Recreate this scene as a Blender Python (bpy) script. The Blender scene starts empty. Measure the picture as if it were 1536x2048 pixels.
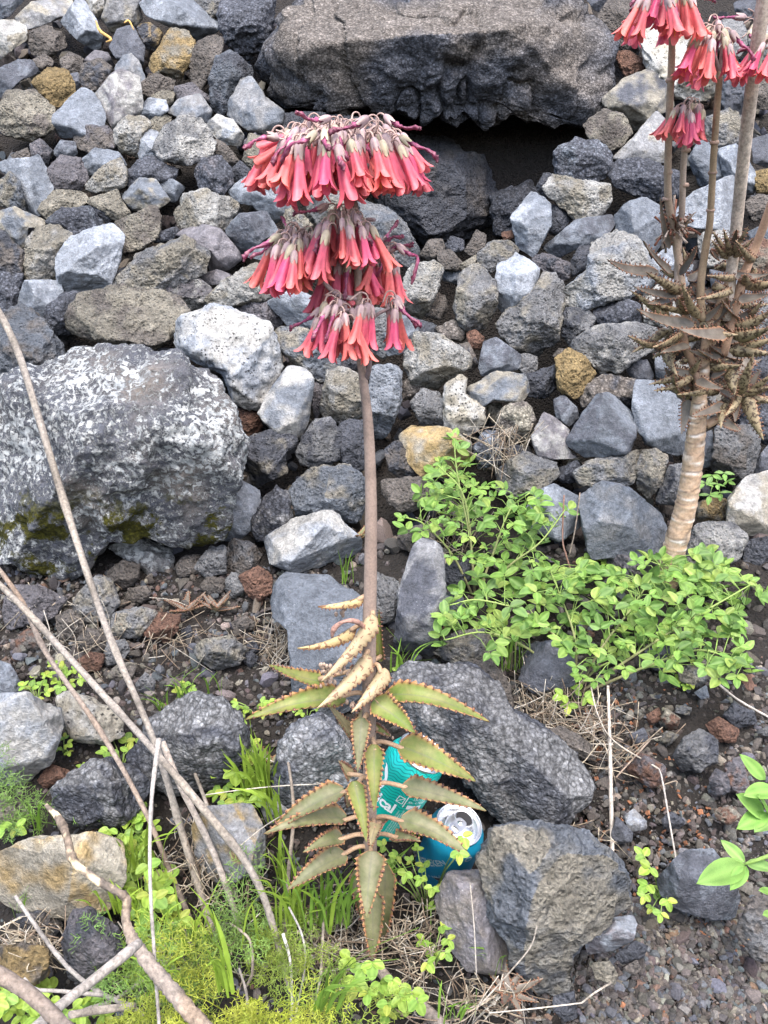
import bpy, bmesh, math, random
import numpy as np
from mathutils import Vector, Matrix, Quaternion

# ------------------------------------------------------------------ camera, world, sun, exposure
SC = bpy.context.scene
COL = SC.collection
F_PX, CXP, CYP = 1539.0, 768.0, 1024.0
PITCH = math.radians(20)
CAM = np.array([0.0, -0.66, 0.78])
cam_d = bpy.data.cameras.new('camera')
cam_d.sensor_fit = 'VERTICAL'
cam_d.sensor_height = 24.0
cam_d.lens = 24.0 * F_PX / 2048.0
cam_d.clip_start = 0.02
cam_d.clip_end = 200
cam = bpy.data.objects.new('camera', cam_d)
COL.objects.link(cam)
cam.location = CAM
cam.rotation_euler = (math.radians(90) - PITCH, 0, 0)
SC.camera = cam

SUN_EL, SUN_AZ = math.radians(62), math.radians(-28)      # sun high, from the viewer's left and behind
world = bpy.data.worlds.new('World')
SC.world = world
world.use_nodes = True
wn = world.node_tree
wn.nodes.clear()
w_out = wn.nodes.new('ShaderNodeOutputWorld')
w_bg = wn.nodes.new('ShaderNodeBackground')
w_sky = wn.nodes.new('ShaderNodeTexSky')
w_sky.sky_type = 'NISHITA'
w_sky.sun_disc = False
w_sky.sun_elevation = SUN_EL
w_sky.sun_rotation = math.pi + SUN_AZ
w_sky.air_density = 1.0
w_sky.dust_density = 4.0
w_sky.ozone_density = 1.0
w_bg.inputs['Strength'].default_value = 0.15
wn.links.new(w_sky.outputs[0], w_bg.inputs[0])
wn.links.new(w_bg.outputs[0], w_out.inputs[0])

sun_d = bpy.data.lights.new('sun', 'SUN')
sun_d.energy = 1.25
sun_d.angle = math.radians(24)
sun_d.color = (1.0, 0.98, 0.95)
sun = bpy.data.objects.new('sun', sun_d)
COL.objects.link(sun)
# direction the light comes from
sv = Vector((math.sin(SUN_AZ) * math.cos(SUN_EL), -math.cos(SUN_AZ) * math.cos(SUN_EL), math.sin(SUN_EL)))
sun.rotation_euler = sv.to_track_quat('Z', 'Y').to_euler()
sun.location = sv * 5

SC.view_settings.view_transform = 'Standard'
SC.view_settings.look = 'None'
SC.view_settings.gamma = 1
SC.view_settings.use_curve_mapping = False
SC.view_settings.exposure = 1.85

# ------------------------------------------------------------------ geometry of the view and the slope
RIGHT = np.array([1.0, 0, 0])
FWD = np.array([0, math.cos(PITCH), -math.sin(PITCH)])
UPV = np.array([0, math.sin(PITCH), math.cos(PITCH)])


def ray(px, py):
    return FWD + RIGHT * ((px - CXP) / F_PX) + UPV * ((CYP - py) / F_PX)


def at(px, py, depth):
    return CAM + ray(px, py) * depth


def on_y(px, py, y):
    """the point of the vertical plane at distance y behind the plant that is seen at this pixel"""
    d = ray(px, py)
    return CAM + d * ((y - CAM[1]) / d[1])


Y_FOOT, G_SLOPE, W_SLOPE = 0.56, 0.45, 1.0


def slope_z(y):
    y = np.asarray(y, float)
    return np.where(y < -0.05, -0.0225 + 0.2 * (y + 0.05),
                    np.where(y < Y_FOOT, G_SLOPE * y, G_SLOPE * Y_FOOT + W_SLOPE * (y - Y_FOOT)))


def surf_depth(px, py):
    d = ray(px, py)
    lo, hi = 0.1, 6.0
    for _ in range(40):
        m = 0.5 * (lo + hi)
        p = CAM + d * m
        if p[2] > slope_z(p[1]):
            lo = m
        else:
            hi = m
    return hi


def ground(px, py, lift=0.0):
    p = at(px, py, surf_depth(px, py))
    p[2] += lift
    return p


# ------------------------------------------------------------------ helpers: objects, noise
def tag(o, label=None, cat=None, group=None, kind=None):
    if label:
        o['label'] = label
    if cat:
        o['category'] = cat
    if group:
        o['group'] = group
    if kind:
        o['kind'] = kind
    return o


def empty(name, loc, label, cat, group=None):
    o = bpy.data.objects.new(name, None)
    o.empty_display_size = 0.02
    COL.objects.link(o)
    o.location = loc
    return tag(o, label, cat, group)


def new_mesh(name, verts, faces, mat=None, smooth=True, attrs=None, corner=None):
    """verts (n,3), faces: an (m,3)/(m,4) int array or a list of tuples; attrs: name -> (n,) or (n,4)"""
    me = bpy.data.meshes.new(name)
    verts = np.asarray(verts, np.float32)
    if isinstance(faces, np.ndarray):
        k = faces.shape[1]
        me.vertices.add(len(verts))
        me.vertices.foreach_set('co', verts.ravel())
        me.loops.add(faces.size)
        me.loops.foreach_set('vertex_index', faces.astype(np.int32).ravel())
        me.polygons.add(len(faces))
        me.polygons.foreach_set('loop_start', np.arange(0, faces.size, k, dtype=np.int32))
        me.update(calc_edges=True)
    else:
        me.from_pydata([tuple(map(float, v)) for v in verts], [], [tuple(map(int, f)) for f in faces])
        me.update()
    if attrs:
        for an, av in attrs.items():
            av = np.asarray(av, np.float32)
            if av.ndim == 1:
                a = me.attributes.new(an, 'FLOAT', 'POINT')
                a.data.foreach_set('value', av)
            else:
                if av.shape[1] == 3:
                    av = np.concatenate([av, np.ones((len(av), 1), np.float32)], 1)
                a = me.attributes.new(an, 'FLOAT_COLOR', 'POINT')
                a.data.foreach_set('color', av.ravel())
    me.polygons.foreach_set('use_smooth', np.full(len(me.polygons), smooth, bool))
    if mat:
        me.materials.append(mat)
    return me


def link(name, me, parent=None, loc=None):
    o = bpy.data.objects.new(name, me)
    COL.objects.link(o)
    if loc is not None:
        o.location = loc
    if parent is not None:
        o.parent = parent
    return o


def _hash(ix, iy, iz, s):
    h = (ix.astype(np.uint32) * np.uint32(374761393) + iy.astype(np.uint32) * np.uint32(668265263)
         + iz.astype(np.uint32) * np.uint32(2147483647) + np.uint32((s * 1274126177) & 0xffffffff))
    h = (h ^ (h >> np.uint32(13))) * np.uint32(1274126177)
    h = (h ^ (h >> np.uint32(16))) * np.uint32(2246822519)
    h = h ^ (h >> np.uint32(15))
    return h.astype(np.float64) / 4294967295.0


def vnoise(p, seed=0):
    """value noise in -1..1"""
    i = np.floor(p).astype(np.int64)
    f = p - i
    f = f * f * f * (f * (f * 6 - 15) + 10)
    out = 0
    for dx in (0, 1):
        wx = f[:, 0] if dx else 1 - f[:, 0]
        for dy in (0, 1):
            wy = f[:, 1] if dy else 1 - f[:, 1]
            for dz in (0, 1):
                wz = f[:, 2] if dz else 1 - f[:, 2]
                out = out + wx * wy * wz * _hash(i[:, 0] + dx, i[:, 1] + dy, i[:, 2] + dz, seed)
    return out * 2 - 1


def fbm(p, octaves=4, seed=0, gain=0.5, ridged=False):
    a, s, tot = 1.0, 0.0, 0.0
    for k in range(octaves):
        n = vnoise(p * (2.03 ** k) + 17.3 * k, seed + k)
        if ridged:
            n = 1 - 2 * np.abs(n)
        s = s + a * n
        tot += a
        a *= gain
    return s / tot


def worley(p, seed=0):
    """distance to the nearest cell point, and that cell's random number"""
    i = np.floor(p).astype(np.int64)
    best = np.full(len(p), 9.0)
    rid = np.zeros(len(p))
    for dx in (-1, 0, 1):
        for dy in (-1, 0, 1):
            for dz in (-1, 0, 1):
                c = i + np.array([dx, dy, dz])
                q = np.stack([c[:, k] + _hash(c[:, 0], c[:, 1], c[:, 2], seed + 31 * k) for k in range(3)], 1)
                d = np.linalg.norm(q - p, axis=1)
                m = d < best
                best[m] = d[m]
                rid[m] = _hash(c[:, 0], c[:, 1], c[:, 2], seed + 97)[m]
    return best, rid


_ico = {}


def ico(n):
    if n not in _ico:
        bm = bmesh.new()
        bmesh.ops.create_icosphere(bm, subdivisions=n, radius=1)
        bm.verts.ensure_lookup_table()
        v = np.array([x.co[:] for x in bm.verts])
        f = np.array([[x.index for x in q.verts] for q in bm.faces], np.int32)
        bm.free()
        v /= np.linalg.norm(v, axis=1)[:, None]
        _ico[n] = (v, f)
    return _ico[n]


def catmull(pts, n_per=6):
    pts = np.asarray(pts, float)
    if len(pts) < 3:
        t = np.linspace(0, 1, n_per + 1)[:, None]
        return pts[0] * (1 - t) + pts[-1] * t
    P = np.vstack([2 * pts[0] - pts[1], pts, 2 * pts[-1] - pts[-2]])
    out = []
    for i in range(1, len(P) - 2):
        for t in np.linspace(0, 1, n_per, endpoint=False):
            a, b, c, d = P[i - 1], P[i], P[i + 1], P[i + 2]
            out.append(0.5 * (2 * b + (c - a) * t + (2 * a - 5 * b + 4 * c - d) * t ** 2 + (3 * b - a - 3 * c + d) * t ** 3))
    out.append(pts[-1])
    return np.array(out)


def tube(path, radii, sides=8, cap=True, rough=0.0, seed=0):
    """tube along a path: verts, quad+tri faces, and the along-coordinate per vertex"""
    path = np.asarray(path, float)
    n = len(path)
    radii = np.interp(np.linspace(0, 1, n), np.linspace(0, 1, len(radii)), radii) if not np.isscalar(radii) else np.full(n, radii)
    T = np.gradient(path, axis=0)
    T /= np.linalg.norm(T, axis=1)[:, None] + 1e-12
    ref = np.array([0.0, 0, 1]) if abs(T[0][2]) < 0.9 else np.array([1.0, 0, 0])
    N = np.cross(T[0], ref)
    N /= np.linalg.norm(N)
    V, A = [], []
    ang = np.linspace(0, 2 * math.pi, sides, endpoint=False)
    L = np.concatenate([[0], np.cumsum(np.linalg.norm(np.diff(path, axis=0), axis=1))])
    rng = np.random.RandomState(seed)
    for i in range(n):
        N = N - T[i] * np.dot(N, T[i])
        N /= np.linalg.norm(N) + 1e-12
        B = np.cross(T[i], N)
        r = radii[i] * (1 + rough * rng.uniform(-1, 1, sides))
        V.append(path[i] + np.outer(np.cos(ang) * r, N) + np.outer(np.sin(ang) * r, B))
        A.append(np.full(sides, L[i]))
    V = np.vstack(V)
    A = np.concatenate(A)
    Fc = []
    for i in range(n - 1):
        for j in range(sides):
            a, b = i * sides + j, i * sides + (j + 1) % sides
            Fc.append((a, b, b + sides, a + sides))
    if cap:
        Fc.append(tuple(range(sides - 1, -1, -1)))
        Fc.append(tuple(range((n - 1) * sides, n * sides)))
    return V, Fc, A


class Bag:
    """collects pieces into one mesh"""
    def __init__(self):
        self.v, self.f, self.a, self.n = [], [], {}, 0

    def add(self, v, f, **attrs):
        v = np.asarray(v, float)
        self.v.append(v)
        self.f.extend(tuple(int(i) + self.n for i in q) for q in f)
        for k, x in attrs.items():
            x = np.asarray(x, float)
            if x.ndim == 0 or (x.ndim == 1 and len(x) in (3, 4) and len(v) != len(x)):
                x = np.tile(x, (len(v), 1)) if x.ndim else np.full(len(v), float(x))
            self.a.setdefault(k, []).append(x)
        self.n += len(v)

    def mesh(self, name, mat, smooth=True, origin=None):
        v = np.vstack(self.v)
        if origin is not None:
            v = v - np.asarray(origin)
        return new_mesh(name, v, self.f, mat, smooth, {k: np.concatenate(x) for k, x in self.a.items()})


# ------------------------------------------------------------------ material helpers
class NT:
    def __init__(self, name):
        self.m = bpy.data.materials.new(name)
        self.m.use_nodes = True
        self.t = self.m.node_tree
        self.t.nodes.clear()
        self.out = self.t.nodes.new('ShaderNodeOutputMaterial')
        self.b = self.t.nodes.new('ShaderNodeBsdfPrincipled')
        self.t.links.new(self.b.outputs[0], self.out.inputs[0])

    def set(self, k, v):
        i = self.b.inputs[k]
        if hasattr(v, 'links') or isinstance(v, bpy.types.NodeSocket):
            self.t.links.new(v, i)
        else:
            i.default_value = v
        return self

    def n(self, typ, **kw):
        x = self.t.nodes.new(typ)
        for k, v in kw.items():
            setattr(x, k, v)
        return x

    def lk(self, a, b):
        self.t.links.new(a, b)

    def plug(self, sock, v):
        if isinstance(v, bpy.types.NodeSocket):
            self.t.links.new(v, sock)
        else:
            sock.default_value = v

    def attr(self, name, out='Color'):
        return self.n('ShaderNodeAttribute', attribute_name=name).outputs[out]

    def coord(self, rnd=True):
        tc = self.n('ShaderNodeTexCoord').outputs['Object']
        if not rnd:
            return tc
        oi = self.n('ShaderNodeObjectInfo').outputs['Random']
        a = self.n('ShaderNodeVectorMath', operation='MULTIPLY_ADD')
        self.lk(oi, a.inputs[0])
        a.inputs[1].default_value = (37.0, 91.0, 53.0)
        self.lk(tc, a.inputs[2])
        return a.outputs[0]

    def noise(self, co, scale, detail=4, rough=0.6, dist=0.0, out='Fac'):
        x = self.n('ShaderNodeTexNoise')
        self.lk(co, x.inputs['Vector'])
        x.inputs['Scale'].default_value = scale
        x.inputs['Detail'].default_value = detail
        x.inputs['Roughness'].default_value = rough
        x.inputs['Distortion'].default_value = dist
        return x.outputs[out]

    def vor(self, co, scale, feature='F1', out='Distance', rnd=1.0):
        x = self.n('ShaderNodeTexVoronoi', feature=feature)
        self.lk(co, x.inputs['Vector'])
        x.inputs['Scale'].default_value = scale
        x.inputs['Randomness'].default_value = rnd
        return x.outputs[out]

    def ramp(self, fac, stops):
        x = self.n('ShaderNodeValToRGB')
        el = x.color_ramp.elements
        while len(el) < len(stops):
            el.new(0.5)
        for e, (p, c) in zip(el, stops):
            e.position = p
            e.color = tuple(c) + (1,) if hasattr(c, '__len__') and len(c) == 3 else ((c, c, c, 1) if not hasattr(c, '__len__') else c)
        self.plug(x.inputs[0], fac)
        return x.outputs[0]

    def mr(self, v, a, b, c, d, smooth=False):
        x = self.n('ShaderNodeMapRange')
        if smooth:
            x.interpolation_type = 'SMOOTHSTEP'
        self.plug(x.inputs[0], v)
        for i, q in enumerate((a, b, c, d)):
            x.inputs[1 + i].default_value = q
        return x.outputs[0]

    def math(self, op, a, b=0.0, c=0.0):
        x = self.n('ShaderNodeMath', operation=op)
        self.plug(x.inputs[0], a)
        self.plug(x.inputs[1], b)
        self.plug(x.inputs[2], c)
        return x.outputs[0]

    def mix(self, fac, a, b, mode='MIX'):
        x = self.n('ShaderNodeMix', data_type='RGBA', blend_type=mode)
        self.plug(x.inputs[0], fac)
        for s, v in ((x.inputs[6], a), (x.inputs[7], b)):
            if isinstance(v, bpy.types.NodeSocket):
                self.lk(v, s)
            else:
                s.default_value = tuple(v) + (1,) if len(v) == 3 else v
        return x.outputs[2]

    def scale_col(self, col, fac):
        x = self.n('ShaderNodeVectorMath', operation='SCALE')
        self.plug(x.inputs[0], col)
        self.plug(x.inputs[3], fac)
        return x.outputs[0]

    def bump(self, h, strength=0.5, dist=0.003, normal=None):
        x = self.n('ShaderNodeBump')
        x.inputs['Strength'].default_value = strength
        x.inputs['Distance'].default_value = dist
        self.lk(h, x.inputs['Height'])
        if normal is not None:
            self.lk(normal, x.inputs['Normal'])
        self.lk(x.outputs[0], self.b.inputs['Normal'])
        return x.outputs[0]


# ------------------------------------------------------------------ rock materials (all tinted by the vertex colour "tint")
def rock_mat(name, kind):
    T = NT(name)
    co = T.coord()
    base = T.attr('tint')
    n1 = T.noise(co, 22, 5, 0.65)
    n2 = T.noise(co, 95, 6, 0.7)
    n3 = T.noise(co, 320, 3, 0.6)
    f = T.math('MULTIPLY', T.mr(n1, 0.3, 0.7, 0.74, 1.26), T.mr(n2, 0.32, 0.68, 0.68, 1.32))
    f = T.math('MULTIPLY', f, T.mr(n3, 0.34, 0.66, 0.8, 1.2))
    col = T.scale_col(base, f)
    if kind == 'dense':
        v = T.vor(co, 210)
        sp = T.math('MULTIPLY', T.mr(v, 0.10, 0.22, 1, 0), T.mr(n1, 0.5, 0.62, 0, 1))
        col = T.mix(T.math('MULTIPLY', sp, 0.3), col, (0.55, 0.55, 0.55))
        pit = T.math('MULTIPLY', T.mr(T.vor(co, 120), 0.10, 0.2, 1, 0), T.mr(T.noise(co, 14), 0.52, 0.6, 0, 1))
        col = T.mix(T.math('MULTIPLY', pit, 0.6), col, (0.03, 0.03, 0.035))
        h = T.math('ADD', T.math('MULTIPLY', n2, 1.0), T.math('MULTIPLY', n3, 0.35))
        h = T.math('ADD', h, T.math('MULTIPLY', n1, 1.2))
        T.bump(h, 0.75, 0.009)
        T.set('Roughness', 0.8)
    elif kind == 'rough':
        v = T.vor(co, 150)
        v2 = T.vor(co, 60)
        pit = T.mr(v, 0.05, 0.35, 1, 0)
        pm = T.mr(T.noise(co, 30), 0.42, 0.62, 0, 1)
        col = T.mix(T.math('MULTIPLY', T.math('MULTIPLY', pit, pm), 0.75), col, (0.022, 0.021, 0.021))
        h = T.math('ADD', T.math('MULTIPLY', n2, 1.6), T.math('MULTIPLY', T.mr(v, 0, 0.5, 0, 1), 0.7))
        h = T.math('ADD', h, T.math('MULTIPLY', T.mr(v2, 0, 0.6, 0, 1), 0.6))
        h = T.math('ADD', h, T.math('MULTIPLY', n3, 0.4))
        T.bump(h, 1.0, 0.011)
        T.set('Roughness', 0.95)
    elif kind == 'vesicular':
        v = T.vor(co, 130)
        pit = T.mr(v, 0.16, 0.28, 1, 0)
        pm = T.mr(T.noise(co, 26), 0.40, 0.56, 0, 1)
        hole = T.math('MULTIPLY', pit, pm)
        v2 = T.mr(T.vor(co, 330), 0.12, 0.25, 1, 0)
        hole = T.math('MAXIMUM', hole, T.math('MULTIPLY', v2, 0.55))
        col = T.mix(T.math('MULTIPLY', hole, 0.85), col, (0.035, 0.035, 0.035))
        h = T.math('SUBTRACT', T.math('MULTIPLY', n2, 0.9), T.math('MULTIPLY', hole, 0.8))
        T.bump(h, 0.8, 0.006)
        T.set('Roughness', 0.95)
    elif kind == 'clinker':
        wob = T.n('ShaderNodeVectorMath', operation='MULTIPLY_ADD')
        T.lk(T.noise(co, 130, 3, 0.6, out='Color'), wob.inputs[0])
        wob.inputs[1].default_value = (0.006, 0.006, 0.006)
        T.lk(co, wob.inputs[2])
        v = T.n('ShaderNodeTexVoronoi', feature='F1')
        T.lk(wob.outputs[0], v.inputs['Vector'])
        v.inputs['Scale'].default_value = 190
        sep = T.n('ShaderNodeSeparateColor')
        T.lk(v.outputs['Color'], sep.inputs[0])
        lump = T.mr(v.outputs['Distance'], 0.05, 0.75, 1, 0)
        v2 = T.vor(wob.outputs[0], 300)
        lump2 = T.mr(v2, 0.05, 0.75, 1, 0)
        lum = T.math('ADD', 0.72, T.math('MULTIPLY', T.math('POWER', sep.outputs[0], 3.0), 0.6))
        col = T.scale_col(col, T.math('MULTIPLY', lum, T.mr(lump, 0, 0.6, 0.5, 1.1)))
        h = T.math('ADD', T.math('MULTIPLY', lump, T.math('ADD', 0.4, T.math('MULTIPLY', sep.outputs[1], 0.6))), T.math('MULTIPLY', lump2, 0.5))
        h = T.math('ADD', h, T.math('MULTIPLY', n2, 0.8))
        T.bump(h, 0.8, 0.003)
        T.set('Roughness', 1.0)
    elif kind == 'lichen':
        pit = T.mr(T.vor(co, 90), 0.05, 0.35, 1, 0)
        col = T.mix(T.math('MULTIPLY', T.math('MULTIPLY', pit, T.mr(n1, 0.4, 0.6, 0, 1)), 0.7), col, (0.02, 0.02, 0.02))
        big = T.noise(co, 7, 4, 0.6)
        sepx = T.n('ShaderNodeSeparateXYZ')
        T.lk(T.n('ShaderNodeTexCoord').outputs['Object'], sepx.inputs[0])
        hgt = sepx.outputs[2]
        lic = T.noise(co, 105, 8, 0.72, 0.5)
        thr = T.math('ADD', lic, T.math('MULTIPLY', T.math('SUBTRACT', big, 0.5), 0.4))
        crust = T.mr(thr, 0.52, 0.552, 0, 0.92)
        curl = T.mr(T.math('ABSOLUTE', T.math('SUBTRACT', T.noise(co, 80, 5, 0.6, 1.2), 0.5)), 0.0, 0.04, 1, 0)
        crust = T.math('MAXIMUM', crust, T.math('MULTIPLY', curl, T.mr(thr, 0.42, 0.5, 0, 1)))
        lcol = T.ramp(T.noise(co, 60, 4), [(0.3, (0.25, 0.27, 0.28)), (0.62, (0.56, 0.58, 0.58))])
        col = T.mix(crust, col, lcol)
        moss = T.math('MULTIPLY', T.mr(T.noise(co, 13, 6, 0.7), 0.52, 0.57, 0, 1), T.mr(hgt, 0.0, -0.06, 0, 1))
        mcol = T.ramp(T.noise(co, 240, 3), [(0.3, (0.02, 0.022, 0.004)), (0.7, (0.10, 0.095, 0.012))])
        col = T.mix(moss, col, mcol)
        h = T.math('ADD', T.math('MULTIPLY', n2, 1.5), T.math('MULTIPLY', n1, 1.5))
        h = T.math('ADD', h, T.math('MULTIPLY', crust, 0.55))
        h = T.math('ADD', h, T.math('MULTIPLY', n3, 0.4))
        T.bump(h, 0.85, 0.008)
        T.set('Roughness', 0.95)
    T.set('Base Color', col)
    T.set('Specular IOR Level', 0.15 if kind == 'clinker' else 0.25)
    return T.m


M = {k: rock_mat('rock_' + k, k) for k in ('dense', 'rough', 'vesicular', 'clinker', 'lichen')}

T = NT('dark_soil')
co = T.coord(False)
T.set('Base Color', T.mix(T.noise(co, 60, 6, 0.7), (0.006, 0.005, 0.0045), (0.030, 0.024, 0.020)))
T.set('Roughness', 1.0)
T.bump(T.math('ADD', T.noise(co, 140, 6, 0.7), T.mr(T.vor(co, 160), 0, 0.6, 1, 0)), 1.0, 0.006)
M['soil'] = T.m

T = NT('gravel_stone')
co = T.coord(False)
T.set('Base Color', T.scale_col(T.attr('tint'), T.mr(T.noise(co, 420, 4, 0.7), 0.3, 0.7, 0.6, 1.35)))
T.set('Roughness', 0.95)
T.bump(T.noise(co, 600, 4, 0.7), 0.6, 0.002)
M['gravel'] = T.m

# ------------------------------------------------------------------ the setting: the soil of the slope
def soil_z(x, y):
    z = slope_z(y)
    wall = np.clip((y - Y_FOOT) / 0.12, 0, 1)
    return z - 0.12 * wall


def build_soil():
    xs = np.concatenate([np.linspace(-8, -1.6, 12, endpoint=False), np.linspace(-1.6, 1.6, 129), np.linspace(1.7, 8, 12)])
    ys = np.concatenate([np.linspace(-4, -0.3, 8, endpoint=False), np.linspace(-0.3, 2.2, 130), np.linspace(2.3, 6, 10)])
    X, Y = np.meshgrid(xs, ys)
    x, y = X.ravel(), Y.ravel()
    z = soil_z(x, y)
    near = (np.abs(x) < 1.8) & (y < 2.4) & (y > -1)
    p = np.stack([x, y, z], 1)
    z = z + np.where(near, 1, 0.3) * 0.012 * fbm(p * 9, 4, 5)
    # the hollow under the big overhanging boulder
    c = at(960, 350, surf_depth(960, 350))
    d2 = ((x - c[0]) / 0.36) ** 2 + ((y - c[1]) / 0.26) ** 2
    z = z - 0.75 * np.exp(-d2 ** 2 * 0.8)
    p[:, 2] = z
    nx, ny = len(xs), len(ys)
    i = np.arange(nx * ny).reshape(ny, nx)
    f = np.stack([i[:-1, :-1], i[:-1, 1:], i[1:, 1:], i[1:, :-1]], -1).reshape(-1, 4)
    o = link('ground', new_mesh('ground', p, f, M['soil']))
    tag(o, 'dark volcanic soil of the slope under the rocks', None, None, 'structure')


build_soil()
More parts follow.
